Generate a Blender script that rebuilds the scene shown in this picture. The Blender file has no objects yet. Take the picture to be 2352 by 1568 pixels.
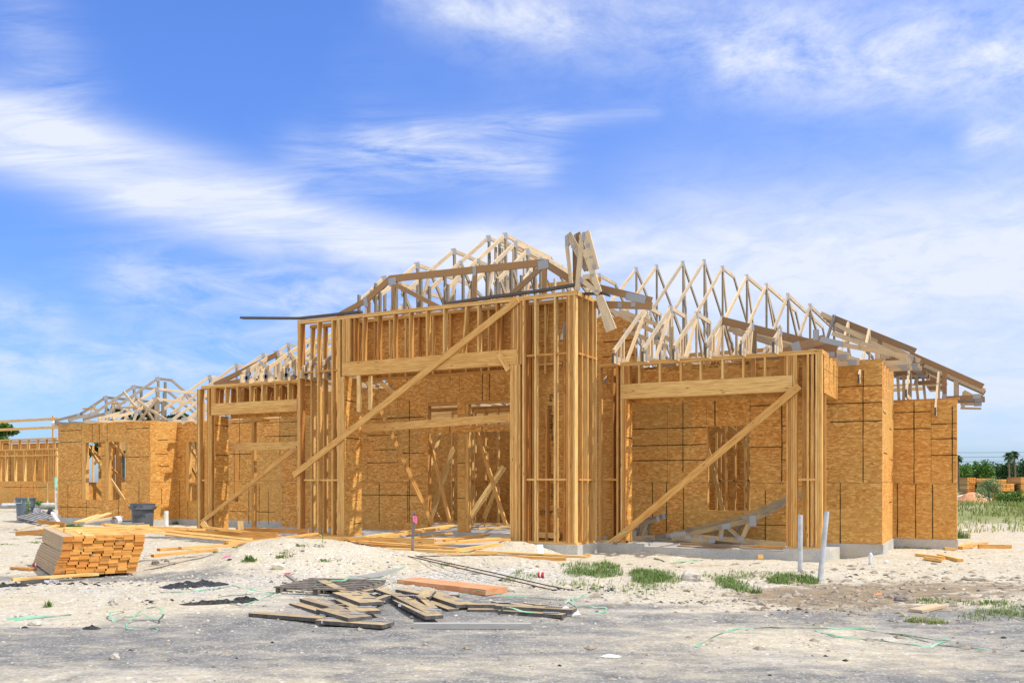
import bpy, math, random
import numpy as np
from mathutils import Vector, Matrix
random.seed(7)
S = bpy.context.scene
COL = S.collection
R_ = math.radians
# ------------------------------------------------------------------ camera
# world axes: X runs along the house front (to the viewer's right and nearer), Y runs into the house, z=0 is the slab top
TH = R_(27.9); C, SN = math.cos(TH), math.sin(TH)
FP, CX, HY = 2080.0, 1176.0, 1107.0          # focal length, centre column and horizon row measured on a 2352 px wide print
EYE = 1.22
cam = bpy.data.cameras.new('camera'); cam.sensor_width = 36; cam.lens = 36*FP/2352; cam.shift_y = (HY-784)/2352
cam.clip_end = 6000
co = bpy.data.objects.new('camera', cam); COL.objects.link(co)
co.location = (0, 0, EYE); co.rotation_euler = (R_(90), 0, TH); S.camera = co
# ------------------------------------------------------------------ light
SUN_EL, SUN_AZ = R_(58), R_(12)              # azimuth measured from +X towards +Y
sd = Vector((math.cos(SUN_EL)*math.cos(SUN_AZ), math.cos(SUN_EL)*math.sin(SUN_AZ), math.sin(SUN_EL)))
sl = bpy.data.lights.new('sun', 'SUN'); sl.energy = 3.6; sl.angle = R_(0.53); sl.color = (1, .955, .88)
so = bpy.data.objects.new('sun', sl); COL.objects.link(so)
so.rotation_euler = sd.to_track_quat('Z', 'Y').to_euler(); so.location = (10, 0, 40)
S.view_settings.view_transform = 'Standard'; S.view_settings.look = 'None'; S.view_settings.exposure = 0.46
S.view_settings.gamma = 1
S.render.engine = 'CYCLES'
S.cycles.max_bounces = 6; S.cycles.diffuse_bounces = 3; S.cycles.transparent_max_bounces = 6
try: S.cycles.use_denoising = True
except Exception: pass

# ------------------------------------------------------------------ node helpers
class NT:
    def __init__(s, tree): s.t = tree; s.n = tree.nodes; s.l = tree.links
    def node(s, typ, **kw):
        n = s.n.new(typ)
        for k, v in kw.items(): setattr(n, k, v)
        return n
    def put(s, sock, v):
        if isinstance(v, bpy.types.NodeSocket): s.l.new(v, sock)
        elif v is not None: sock.default_value = v
    def m(s, op, a, b=None, c=None, clamp=False):
        n = s.node('ShaderNodeMath', operation=op); n.use_clamp = clamp
        s.put(n.inputs[0], a)
        if b is not None: s.put(n.inputs[1], b)
        if c is not None: s.put(n.inputs[2], c)
        return n.outputs[0]
    def vm(s, op, a, b=None):
        n = s.node('ShaderNodeVectorMath', operation=op); s.put(n.inputs[0], a)
        if b is not None: s.put(n.inputs[1], b)
        return n.outputs['Value'] if op in ('DOT_PRODUCT', 'LENGTH') else n.outputs[0]
    def comb(s, x, y, z=0.0):
        n = s.node('ShaderNodeCombineXYZ')
        for i, v in enumerate((x, y, z)): s.put(n.inputs[i], v)
        return n.outputs[0]
    def noise(s, vec, scale, detail=3, rough=.55, dist=0.0):
        n = s.node('ShaderNodeTexNoise'); s.put(n.inputs['Vector'], vec)
        n.inputs['Scale'].default_value = scale; n.inputs['Detail'].default_value = detail
        n.inputs['Roughness'].default_value = rough; n.inputs['Distortion'].default_value = dist
        return n.outputs['Fac']
    def vor(s, vec, scale, out='Distance', rnd=1.0, feature='F1'):
        n = s.node('ShaderNodeTexVoronoi', feature=feature); s.put(n.inputs['Vector'], vec)
        n.inputs['Scale'].default_value = scale; n.inputs['Randomness'].default_value = rnd
        return n.outputs[out]
    def mapr(s, v, a, b, c=0.0, d=1.0, typ='LINEAR'):
        n = s.node('ShaderNodeMapRange', interpolation_type=typ); s.put(n.inputs[0], v)
        for i, x in enumerate((a, b, c, d)): s.put(n.inputs[i+1], x)
        return n.outputs[0]
    def mix(s, f, a, b, blend='MIX'):
        n = s.node('ShaderNodeMix', data_type='RGBA', blend_type=blend)
        s.put(n.inputs[0], f)
        for i, v in ((6, a), (7, b)):
            if isinstance(v, tuple) and len(v) == 3: v = v+(1,)
            s.put(n.inputs[i], v)
        return n.outputs[2]
    def scale(s, vec, sc):
        n = s.node('ShaderNodeMapping'); s.put(n.inputs[0], vec); n.inputs['Scale'].default_value = sc
        return n.outputs[0]
    def rot(s, vec, a, sc=(1, 1, 1)):
        n = s.node('ShaderNodeMapping'); s.put(n.inputs[0], vec); n.inputs['Rotation'].default_value = (0, 0, a)
        n.inputs['Scale'].default_value = sc
        return n.outputs[0]
    def ramp(s, f, stops):
        n = s.node('ShaderNodeValToRGB'); s.put(n.inputs[0], f); e = n.color_ramp.elements
        while len(e) < len(stops): e.new(.5)
        for i, (p, c) in enumerate(stops): e[i].position = p; e[i].color = tuple(c)+(1,)
        return n.outputs[0]
    def sep(s, v):
        n = s.node('ShaderNodeSeparateXYZ'); s.put(n.inputs[0], v); return n.outputs

# ------------------------------------------------------------------ sky
W = bpy.data.worlds.new('World'); S.world = W; W.use_nodes = True
nt = NT(W.node_tree); nt.n.clear()
out = nt.node('ShaderNodeOutputWorld'); bg = nt.node('ShaderNodeBackground'); bg.inputs['Strength'].default_value = .15
nt.l.new(bg.outputs[0], out.inputs[0])
sky = nt.node('ShaderNodeTexSky', sky_type='NISHITA'); sky.sun_disc = False
sky.sun_elevation = SUN_EL; sky.sun_rotation = math.pi/2-SUN_AZ
sky.air_density = 1.0; sky.dust_density = .6; sky.ozone_density = 2.0; sky.altitude = 0
gen = nt.node('ShaderNodeTexCoord').outputs['Generated']
dX = nt.vm('DOT_PRODUCT', gen, (C, SN, 0)); dY = nt.vm('DOT_PRODUCT', gen, (-SN, C, 0)); dZ = nt.sep(gen)[2]
az = nt.m('ARCTAN2', dX, dY); el = nt.m('ARCSINE', dZ)
den = nt.m('ADD', nt.m('MAXIMUM', dZ, 0.0), .16)
qx = nt.m('DIVIDE', dX, den); qy = nt.m('DIVIDE', dY, den)
q = nt.comb(qx, qy)
def ae(px, py):
    tx, ty = (px-CX)/FP, (HY-py)/FP
    a = math.atan(tx); return a, math.atan(ty*math.cos(a))
def streak(p, p2, w, soft=1.0):
    """soft band round the sky segment p-p2"""
    (ax, ay), (bx_, by_) = ae(*p), ae(*p2); w = w/FP
    L2 = (bx_-ax)**2+(by_-ay)**2
    t = nt.m('ADD', nt.m('MULTIPLY', nt.m('SUBTRACT', az, ax), (bx_-ax)/L2), nt.m('MULTIPLY', nt.m('SUBTRACT', el, ay), (by_-ay)/L2), clamp=True)
    ex = nt.m('SUBTRACT', az, nt.m('MULTIPLY_ADD', t, bx_-ax, ax)); ey = nt.m('SUBTRACT', el, nt.m('MULTIPLY_ADD', t, by_-ay, ay))
    d2 = nt.m('ADD', nt.m('MULTIPLY', ex, ex), nt.m('MULTIPLY', ey, ey))
    return nt.m('EXPONENT', nt.m('MULTIPLY', d2, -1/(w*w)))
def add(*a):
    r = a[0]
    for x in a[1:]: r = nt.m('ADD', r, x)
    return r
def mul(a, b): return nt.m('MULTIPLY', a, b)
fib = nt.noise(nt.rot(q, R_(38), (1.6, 5.5, 1)), 1.7, 8, .68, .6)            # long fibres of cirrus
puff = nt.noise(q, 6.5, 9, .70, .25)                                     # small cells of altocumulus
big = nt.noise(q, 1.1, 4, .55, .3)
strp = nt.noise(nt.rot(nt.comb(az, el), R_(-6), (3.2, 9, 1)), 4.2, 8, .66, .5)
m1 = nt.m('MAXIMUM', nt.m('MAXIMUM', mul(streak((-60, 285), (620, 490), 88), 1.12), mul(streak((350, 430), (1100, 600), 70), 1.0)), mul(streak((-60, 235), (250, 300), 55), .45))
m1 = nt.mapr(m1, .0, 1.1, 0, 1.0, 'SMOOTHSTEP')
m2 = add(mul(streak((720, 380), (1240, 330), 70), .34), mul(streak((840, 330), (1230, 390), 42), .3), mul(streak((960, 300), (1500, 250), 22), .22), mul(streak((60, 60), (140, 220), 80), .26))
m3 = add(mul(streak((1100, -20), (2500, 60), 118), .74), mul(streak((1700, 140), (2500, 150), 80), .7), mul(streak((900, -10), (1300, 60), 45), .5), mul(streak((2250, 320), (2420, 300), 32), .8))
m4 = nt.m('MAXIMUM', nt.m('MAXIMUM', mul(streak((1600, 620), (2600, 560), 180), .98), mul(streak((1120, 580), (1750, 540), 80), .85)), mul(streak((1500, 820), (2600, 880), 150), .72))
m5 = add(mul(streak((-50, 830), (500, 830), 60), .45), mul(streak((300, 650), (900, 680), 75), .45), mul(streak((600, 780), (1000, 680), 60), .25), mul(streak((-50, 700), (120, 720), 40), .4), mul(streak((-50, 930), (700, 930), 80), .22))
cf = nt.mapr(fib, .3, .72); cp = nt.mapr(puff, .36, .62); cs = nt.mapr(strp, .34, .66)
cl = add(mul(streak((1300, 700), (2600, 800), 260), .25), mul(m1, nt.mapr(fib, .25, .62, .5, 1.15)), mul(m2, nt.mapr(fib, .35, .62, .1, 1.3)), mul(m3, nt.mapr(puff, .30, .70, .10, .95)),
         mul(m4, nt.mapr(strp, .33, .62, .62, 1.05)), mul(m5, nt.mapr(strp, .36, .62, .15, 1.25)),
         mul(nt.mapr(big, .5, .8, 0, .3), cf))
CLG = .94
back = mul(nt.mapr(dY, .45, -.1), nt.mapr(big, .30, .62, 0.45, .95))            # unseen bright cloud behind the camera, added to light the house fronts
cl = nt.m('MULTIPLY', nt.m('ADD', nt.m('MULTIPLY', cl, CLG), back), nt.mapr(el, -.02, .04), clamp=True)
skyc = nt.mix(1.0, sky.outputs[0], (.375, .605, .95), 'MULTIPLY')
horiz = nt.mapr(el, .0, .5, .0, 1.0, 'SMOOTHSTEP')
skyc = nt.mix(1.0, skyc, nt.mix(horiz, (1.05, .92, .92), (1.4, 1.2, 1.25)), 'MULTIPLY')
final = nt.mix(cl, skyc, nt.mix(nt.mapr(dY, .2, -.3), (3.95, 4.25, 4.95), (7.6, 7.7, 7.9)))  # rear cloud made brighter than the visible one, as added fill
nt.l.new(final, bg.inputs['Color'])

# ------------------------------------------------------------------ materials
def mat(name, fn, rough=.8, spec=.3):
    m = bpy.data.materials.new(name); m.use_nodes = True
    n = NT(m.node_tree); b = n.n['Principled BSDF']
    b.inputs['Roughness'].default_value = rough; b.inputs['Specular IOR Level'].default_value = spec
    r = fn(n, b)
    if r is not None: n.put(b.inputs['Base Color'], r if isinstance(r, bpy.types.NodeSocket) else tuple(r)+(1,))
    return m
def bump(n, b, h, strength=.3, dist=.01):
    bn = n.node('ShaderNodeBump'); bn.inputs['Strength'].default_value = strength; bn.inputs['Distance'].default_value = dist
    n.put(bn.inputs['Height'], h); n.l.new(bn.outputs[0], b.inputs['Normal'])
def attr(n):
    a = n.node('ShaderNodeAttribute', attribute_name='wood'); return n.sep(a.outputs['Color'])
def uvv(n): return n.node('ShaderNodeUVMap').outputs[0]
def pine(n, b, end=False):
    a = attr(n); uv = uvv(n)
    ring = n.noise(n.scale(uv, (1.1, 26, 1)), 2.2, 4, .6, .6)
    fine = n.noise(n.scale(uv, (3, 90, 1)), 2.0, 3, .6)
    base = n.ramp(a[0], [(0, (.44, .185, .042)), (.3, (.61, .32, .085)), (.7, (.73, .445, .145)), (1, (.84, .61, .26))])
    base = n.mix(n.mapr(ring, .42, .62), base, n.mix(1.0, base, (.72, .58, .44), 'MULTIPLY'))
    base = n.mix(n.mapr(n.noise(n.scale(uv, (.9, 3, 1)), 1.4, 3, .6), .50, .72, 0, .55), base, n.mix(1.0, base, (.80, .72, .62), 'MULTIPLY'))
    base = n.mix(mul_(n, n.mapr(fine, .45, .75), .35), base, (.42, .24, .11))
    if not end:
        kn = n.vor(n.scale(uv, (1.6, 7.5, 1)), 1.5)
        base = n.mix(n.mapr(kn, .06, .13, .9, 0), base, (.16, .07, .025))
    blot = n.noise(n.scale(uv, (1.2, 4, 1)), 2.1, 5, .7)
    gr = n.mapr(n.m('ADD', a[1], n.m('MULTIPLY', n.m('SUBTRACT', blot, .5), 1.5)), .30, .85)
    grey = n.mix(n.mapr(fine, .35, .7), (.50, .455, .37), (.27, .24, .20))
    grey = n.mix(n.mapr(a[1], .75, 1.0), grey, n.mix(n.mapr(fine, .3, .7), (.14, .125, .11), (.05, .045, .042)))
    r = n.mix(gr, base, grey)
    bump(n, b, fine, .25, .004)
    return r
def mul_(n, a, b): return n.m('MULTIPLY', a, b)
M = {}
M['pine'] = mat('pine_board', pine, .75, .25)
def old(c1, c2, g1_, g2_):
    def f(n, b):
        a = attr(n); uv = uvv(n); fine = n.noise(n.scale(uv, (3, 70, 1)), 2.0, 4, .6); big_ = n.noise(n.scale(uv, (1.5, 5, 1)), 1.6, 5, .7)
        c = n.mix(a[0], c1, c2); g = n.mix(n.mapr(fine, .35, .68), g1_, g2_)
        r = n.mix(n.mapr(n.m('ADD', n.m('MULTIPLY', a[1], .8), n.m('MULTIPLY', n.m('SUBTRACT', big_, .5), 1.9)), .1, .75), c, g)
        kn = n.vor(n.scale(uv, (1.6, 7.5, 1)), 1.5); r = n.mix(n.mapr(kn, .055, .10, .8, 0), r, (.13, .07, .035))
        r = n.mix(n.mapr(a[1], .50, .92), r, n.mix(n.mapr(fine, .3, .7), (.165, .145, .12), (.06, .054, .048)))  # high values go nearly black; also paints shade on webs and rear rafters
        bump(n, b, fine, .25, .004); return r
    return f
M['pine_old'] = mat('weathered_truss_timber', old((.50, .33, .16), (.66, .50, .30), (.46, .415, .34), (.20, .178, .145)), .8, .2)
M['pine_pile'] = mat('stained_truss_timber', old((.33, .225, .11), (.49, .365, .19), (.21, .195, .17), (.08, .075, .07)), .8, .2)
M['pine_dark'] = mat('brown_weathered_timber', old((.25, .13, .055), (.44, .26, .115), (.27, .215, .15), (.11, .09, .07)), .8, .2)
def sawn(n, b):
    a = attr(n); uv = uvv(n)
    arc = n.node('ShaderNodeTexWave', wave_type='RINGS', rings_direction='Z'); n.put(arc.inputs['Vector'], n.scale(uv, (1, 2.2, 1)))
    arc.inputs['Scale'].default_value = 26; arc.inputs['Distortion'].default_value = 3
    base = n.ramp(a[0], [(0, (.50, .19, .036)), (.5, (.66, .29, .06)), (1, (.76, .42, .11))])
    base = n.mix(n.m('MULTIPLY', arc.outputs['Fac'], .45), base, (.36, .145, .045))
    st = n.noise(uv, 9, 4, .7)
    base = n.mix(n.mapr(n.m('ADD', st, n.m('MULTIPLY', a[2], .16)), .68, .78), base, (.19, .14, .06))
    gr = n.mapr(a[1], .4, .9)
    return n.mix(gr, base, (.30, .26, .20))
M['end'] = mat('sawn_board_end', sawn, .8, .2)
def osbf(n, b, dark=1.0, bright=1.0):
    uv = uvv(n); w = n.noise(uv, 3.0, 2, .5)
    d = n.m('MULTIPLY', w, 5.0)
    def flake(rot, sc, seed):
        v = n.rot(n.vm('ADD', uv, (seed, seed*1.7, 0)), rot, (1, 3.4, 1))
        c = n.node('ShaderNodeTexVoronoi', feature='F1'); n.put(c.inputs['Vector'], v); c.inputs['Scale'].default_value = sc
        return n.sep(c.outputs['Color'])[0]
    f1, f2, f3 = flake(.3, 9.5, 0), flake(1.25, 11, 3.1), flake(-.6, 13, 7.7)
    s1 = n.noise(n.vm('ADD', uv, (4, 9, 0)), 7, 2, .5)
    f = n.mix(n.mapr(s1, .46, .54), f1, f2); f = n.mix(n.mapr(w, .52, .58), f, f3)
    ff = n.sep(f)[0]
    tone = n.m('ADD', n.m('MULTIPLY', ff, .75), n.m('MULTIPLY', n.noise(uv, 1.1, 3, .6), .35))
    col = n.ramp(tone, [(.05, (.40, .150, .028)), (.35, (.525, .228, .042)), (.62, (.62, .295, .066)), (.97, (.80, .48, .15))])
    fl = n.mix(n.mapr(s1, .47, .53), flake(.9, 21, 11.3), flake(-.5, 24, 17.3)); fl = n.sep(fl)[0]
    col = n.mix(n.mapr(fl, .93, .96, 0, .75), col, (.22, .085, .022))
    pan = n.node('ShaderNodeTexVoronoi', feature='F1', distance='CHEBYCHEV'); n.put(pan.inputs['Vector'], n.scale(uv, (.5, .82, 1))); pan.inputs['Scale'].default_value = 1.0; pan.inputs['Randomness'].default_value = .35
    pt = n.sep(pan.outputs['Color'])
    col = n.mix(1.0, col, n.mix(pt[0], (.90, .92, .92), (1.06, 1.02, 1.0)), 'MULTIPLY'); col = n.mix(n.mapr(pt[1], .5, 1.0, 0, .35), col, (.46, .295, .085))
    gray = n.noise(uv, .5, 4, .65)
    col = n.mix(n.mapr(gray, .5, .72, 0, .32), col, (.46, .30, .09))
    bump(n, b, ff, .25, .004)
    return col
M['osb'] = mat('oriented_strand_board', osbf, .7, .3)
M['line'] = mat('dark_panel_marking', lambda n, b: n.mix(n.noise(uvv(n), 20, 2), (.05, .036, .014), (.11, .075, .028)), .9, .1)
M['seam'] = mat('panel_seam', lambda n, b: (.16, .10, .045), .9, .1)
M['ink'] = mat('black_ink', lambda n, b: (.045, .03, .02), .8, .1)
M['orange_ink'] = mat('orange_paint', lambda n, b: (.8, .12, .03), .7, .2)
def conc(n, b):
    p = n.node('ShaderNodeNewGeometry').outputs['Position']
    c = n.mix(n.mapr(n.noise(p, 1.3, 5, .65), .35, .65), (.50, .485, .44), (.36, .35, .32))
    c = n.mix(n.mapr(n.noise(p, 45, 3, .6), .55, .7), c, (.24, .23, .21))
    c = n.mix(n.mapr(n.noise(n.vm('ADD', p, (9, 3, 1)), .8, 4, .7), .55, .66, 0, .6), c, (.50, .42, .30))
    bump(n, b, n.noise(p, 30, 3, .6), .3, .01); return c
M['concrete'] = mat('concrete', conc, .85, .25)
def zinc(n, b):
    uv = uvv(n); b.inputs['Metallic'].default_value = .2
    wv = n.node('ShaderNodeTexWave', wave_type='BANDS', bands_direction='X'); n.put(wv.inputs['Vector'], uv); wv.inputs['Scale'].default_value = 22
    c = n.mix(n.m('MULTIPLY', wv.outputs['Fac'], .8), (.40, .405, .41), (.19, .19, .195))
    return c
M['zinc'] = mat('galvanised_plate', zinc, .5, .5)
def simple(name, c, rough=.6, spec=.4, var=.0, sc=8, c2=None):
    def f(n, b):
        if not c2: return c
        p = n.node('ShaderNodeNewGeometry').outputs['Position']
        return n.mix(n.mapr(n.noise(p, sc, 4, .6), .4, .62), c, c2)
    M[name] = mat(name, f, rough, spec)
simple('pipe_grey', (.50, .515, .53), .4, .4, sc=9, c2=(.40, .405, .40))
simple('pipe_white', (.78, .78, .74), .4, .5, sc=5, c2=(.66, .64, .58))
simple('pipe_green', (.30, .62, .50), .4, .5)
simple('bin_grey', (.070, .082, .098), .5, .45, sc=5, c2=(.10, .112, .128))
simple('bin_blue', (.085, .125, .165), .5, .45, sc=5, c2=(.12, .15, .18))
simple('bin_light', (.30, .34, .39), .5, .4)
simple('black_plastic', (.016, .016, .017), .22, .6, sc=14, c2=(.04, .04, .042))
simple('asphalt_lump', (.018, .018, .018), .9, .2, sc=30, c2=(.06, .06, .058))
simple('strap_green', (.16, .36, .21), .5, .4, sc=3, c2=(.27, .46, .30))
simple('white_cloth', (.62, .62, .62), .8, .2, sc=9, c2=(.52, .53, .55))
simple('can_red', (.50, .02, .035), .35, .6, sc=12, c2=(.35, .015, .02))
simple('can_white', (.75, .75, .76), .4, .5)
simple('aluminium', (.6, .6, .62), .3, .6)
simple('bottle_plastic', (.62, .68, .74), .2, .6)
simple('cap_blue', (.04, .11, .5), .4, .5)
simple('green_paint', (.03, .22, .08), .4, .5)
simple('lvl', (.50, .22, .10), .8, .2, sc=5, c2=(.60, .31, .165))
simple('rebar', (.055, .036, .028), .7, .35, sc=20, c2=(.12, .07, .045))
simple('ribbon_pink', (.75, .16, .28), .6, .3)
simple('orange_scrap', (.9, .28, .10), .6, .3)
simple('stake_wood', (.17, .13, .12), .8, .2, sc=12, c2=(.27, .21, .19))
simple('rock', (.47, .43, .36), .9, .2, sc=7, c2=(.34, .31, .26))
simple('rock_yellow', (.62, .50, .27), .9, .2, sc=6, c2=(.66, .60, .50))
simple('rock_dark', (.17, .15, .13), .9, .2, sc=8, c2=(.25, .22, .19))
simple('flashing', (.045, .045, .047), .6, .3, sc=6, c2=(.085, .08, .075))
simple('bark', (.12, .09, .06), .9, .1, sc=5, c2=(.20, .16, .11))
simple('grey_pallet', (.36, .35, .33), .85, .2, sc=9, c2=(.22, .21, .20))
simple('wall_red', (.25, .10, .08), .9, .1)
simple('wire', (.12, .12, .13), .6, .2)
def leafm(name, c1, c2, c3):
    def f(n, b):
        a = attr(n); b.inputs['Specular IOR Level'].default_value = .25
        t = n.node('ShaderNodeBsdfTranslucent'); c = n.ramp(a[0], [(0, c1), (.5, c2), (1, c3)])
        n.put(t.inputs[0], c); mx = n.node('ShaderNodeMixShader'); mx.inputs[0].default_value = .3
        n.l.new(b.outputs[0], mx.inputs[1]); n.l.new(t.outputs[0], mx.inputs[2])
        n.l.new(mx.outputs[0], n.n['Material Output'].inputs[0])
        return c
    M[name] = mat(name, f, .6, .25)
leafm('grass', (.075, .155, .025), (.15, .25, .055), (.38, .40, .19))
leafm('dry_grass', (.17, .22, .05), (.27, .33, .09), (.42, .42, .20))
leafm('leaf', (.06, .14, .022), (.10, .21, .035), (.17, .29, .06))
leafm('leaf_dark', (.028, .065, .02), (.045, .10, .03), (.08, .14, .045))
leafm('leaf_pale', (.15, .22, .09), (.24, .33, .14), (.36, .44, .22))
def ground_m(n, b):
    p = n.node('ShaderNodeNewGeometry').outputs['Position']
    a = n.node('ShaderNodeAttribute', attribute_name='mask'); mk = n.sep(a.outputs['Color'])
    pf = n.rot(p, -TH, (1, 1, 1)); st = n.scale(pf, (.75, 1.35, 1))          # tyre-smeared grain along the road
    n1 = n.noise(p, .7, 5, .6); n2 = n.noise(p, 3.4, 5, .65); n3 = n.noise(p, 17, 4, .65); n4 = n.noise(st, 3.0, 7, .68, .3)
    sand = n.mix(n.mapr(n2, .35, .68), (.48, .42, .305), (.40, .335, .23))
    sand = n.mix(n.mapr(n1, .45, .65), sand, (.455, .405, .315))
    shell = n.vor(p, 34, 'Color'); sh = n.sep(shell)[0]
    sand = n.mix(n.m('MULTIPLY', n.mapr(sh, .72, .9), n.mapr(n3, .38, .6)), sand, (.62, .59, .52))
    sand = n.mix(n.m('MULTIPLY', n.mapr(n.sep(shell)[1], .82, .92), n.mapr(n2, .42, .6)), sand, (.30, .27, .235))
    grv = n.mix(n.mapr(sh, .1, .9), (.25, .24, .22), (.54, .52, .475))
    sand = n.mix(n.mapr(n.m('ADD', mk[2], n.m('MULTIPLY', n.m('SUBTRACT', n4, .5), 1.3)), .35, .75), sand, grv)
    asp_shade = n.mix(n.mapr(n3, .36, .66), (.11, .106, .098), (.18, .174, .162))
    asp_shade = n.mix(n.mapr(n2, .38, .66), asp_shade, (.225, .215, .195))
    asp_shade = n.mix(n.mapr(n.vor(p, 60, 'Color') and n.sep(n.vor(p, 60, 'Color'))[0], .86, .95), asp_shade, (.36, .345, .315))
    fa = n.m('ADD', mk[0], n.m('MULTIPLY', n.m('SUBTRACT', n4, .5), 1.25))
    fa = n.m('ADD', fa, n.m('MULTIPLY', n.m('SUBTRACT', n3, .5), .35))
    r = n.mix(n.mapr(fa, .30, .74), sand, asp_shade)
    mud = n.mix(n.mapr(n2, .35, .65), (.30, .225, .14), (.185, .145, .10))
    fm = n.m('ADD', mk[1], n.m('MULTIPLY', n.m('SUBTRACT', n4, .5), 1.7))
    r = n.mix(n.mapr(fm, .45, .72), r, mud)
    vg = n.node('ShaderNodeAttribute', attribute_name='veg').outputs['Fac']
    r = n.mix(n.mapr(n.m('ADD', vg, n.m('MULTIPLY', n.m('SUBTRACT', n2, .5), 1.2)), .35, .65), r, n.mix(n3, (.15, .17, .06), (.27, .27, .12)))
    hgt = n.m('ADD', n.m('MULTIPLY', n3, .6), n.m('ADD', n.m('MULTIPLY', n.noise(p, 55, 3, .6), .3), n.m('MULTIPLY', sh, .18)))
    bump(n, b, hgt, .7, .03)
    return r
M['ground'] = mat('sandy_ground', ground_m, .95, .1)

# ------------------------------------------------------------------ geometry helpers
def ray(px, py=HY):
    t = (px-CX)/FP; return t, (HY-py)/FP
def onY(px, v):                               # X where the picture column px meets the plane Y=v, and the camera depth there
    t = ray(px)[0]; d = v/(t*SN+C); return d*(t*C-SN), d
def onX(px, u):                               # Y where column px meets the plane X=u
    t = ray(px)[0]; d = u/(t*C-SN); return d*(t*SN+C), d
def PY(px, py, v):
    u, d = onY(px, v); return Vector((u, v, EYE+(HY-py)/FP*d))
def PX(px, py, u):
    v, d = onX(px, u); return Vector((u, v, EYE+(HY-py)/FP*d))
def PZ(px, py, z):                            # point of the horizontal plane z seen at px,py
    t = ray(px)[0]; d = (EYE-z)*FP/(py-HY); X, Y = t*d, d
    return Vector((X*C-Y*SN, X*SN+Y*C, z))
def PD(px, py, d):                            # point at camera depth d
    t, w = ray(px, py); X = t*d
    return Vector((X*C-d*SN, X*SN+d*C, EYE+w*d))
def camXY(x, y): return x*C+y*SN, -x*SN+y*C
rnd = random.random
def ru(a, b): return a+(b-a)*rnd()
ORG = {}
class MB:
    def __init__(s): s.v = []; s.f = []; s.uv = []; s.c = []; s.mi = []
    def face(s, pts, uvs, col=(.5, 0, .5), mi=0):
        b = len(s.v); s.v += [tuple(p) for p in pts]; s.f.append(tuple(range(b, b+len(pts)))); s.uv += uvs
        s.c += [col]*len(pts); s.mi.append(mi)
    def seg(s, p0, p1, w, d, up=(0, 0, 1), tone=None, wea=0.0, mi=0, end=None, roll=0.0, w1=None, off=0.0):
        """a board from p0 to p1: w across, d along 'up'"""
        p0, p1 = Vector(p0), Vector(p1); a = (p1-p0); L = a.length
        if L < 1e-6: return
        a /= L; up = Vector(up); sd_ = a.cross(up)
        if sd_.length < 1e-4: sd_ = a.cross(Vector((0, 1, 0)))
        sd_.normalize(); nn = sd_.cross(a).normalized()
        if roll:
            q_ = Matrix.Rotation(roll, 3, a); sd_ = q_@sd_; nn = q_@nn
        if tone is None: tone = ru(.15, .85)
        col = (tone, wea, rnd()); o1, o2 = ru(0, 40), ru(0, 40)
        b = len(s.v); hw = w/2; hd = d/2; hw1 = (w1 or w)/2
        for P, h in ((p0, hw), (p1, hw1)):
            for i, j in ((-1, -1), (1, -1), (1, 1), (-1, 1)): s.v.append(tuple(P+sd_*(h*i)+nn*(hd*j+off)))
        for i, (x0, x1) in enumerate(((0, 1), (1, 2), (2, 3), (3, 0))):
            cw = w if i in (0, 2) else d; ov = o2+i*.37
            s.f.append((b+x1, b+x0, b+4+x0, b+4+x1))
            s.uv += [(o1, ov+cw), (o1, ov), (o1+L, ov), (o1+L, ov+cw)]; s.c += [col]*4; s.mi.append(mi)
        e = mi if end is None else end
        s.f.append((b, b+1, b+2, b+3)); s.uv += [(o1+.02, o2), (o1+.02+w, o2), (o1+.02+w, o2+d), (o1+.02, o2+d)]; s.c += [col]*4; s.mi.append(e)
        s.f.append((b+7, b+6, b+5, b+4)); s.uv += [(o1, o2), (o1+w, o2), (o1+w, o2+d), (o1, o2+d)]; s.c += [col]*4; s.mi.append(e)
    def box(s, x, y, z, tone=None, wea=0.0, mi=0, end=None, along=None):
        dx, dy, dz = x[1]-x[0], y[1]-y[0], z[1]-z[0]; cx, cy, cz = sum(x)/2, sum(y)/2, sum(z)/2
        if along is None: along = 'xyz'[max(range(3), key=lambda i: (dx, dy, dz)[i])]
        k = dict(tone=tone, wea=wea, mi=mi, end=end)
        if along == 'x': s.seg((x[0], cy, cz), (x[1], cy, cz), dy, dz, (0, 0, 1), **k)
        elif along == 'y': s.seg((cx, y[0], cz), (cx, y[1], cz), dx, dz, (0, 0, 1), **k)
        else: s.seg((cx, cy, z[0]), (cx, cy, z[1]), dx, dy, (0, 1, 0), **k)
    def tube(s, pts, r, n=8, mi=0, cap=True, col=(.5, 0, .5), rs=None):
        pts = [Vector(p) for p in pts]; b = len(s.v); m = len(pts)
        for i, p in enumerate(pts):
            a = (pts[min(i+1, m-1)]-pts[max(i-1, 0)]).normalized()
            u_ = a.cross(Vector((0, 0, 1)))
            if u_.length < .05: u_ = a.cross(Vector((0, 1, 0)))
            u_.normalize(); w_ = u_.cross(a); rr = rs[i] if rs else r
            for k in range(n):
                an = 2*math.pi*k/n; s.v.append(tuple(p+u_*(rr*math.cos(an))+w_*(rr*math.sin(an))))
        for i in range(m-1):
            for k in range(n):
                k2 = (k+1) % n; s.f.append((b+i*n+k, b+i*n+k2, b+(i+1)*n+k2, b+(i+1)*n+k))
                s.uv += [(i, k/n), (i, (k+1)/n), (i+1, (k+1)/n), (i+1, k/n)]; s.c += [col]*4; s.mi.append(mi)
        if cap:
            for o in (0, (m-1)*n):
                idx = tuple(b+o+k for k in range(n)); s.f.append(idx if o else idx[::-1]); s.uv += [(0, 0)]*n; s.c += [col]*n; s.mi.append(mi)
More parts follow.
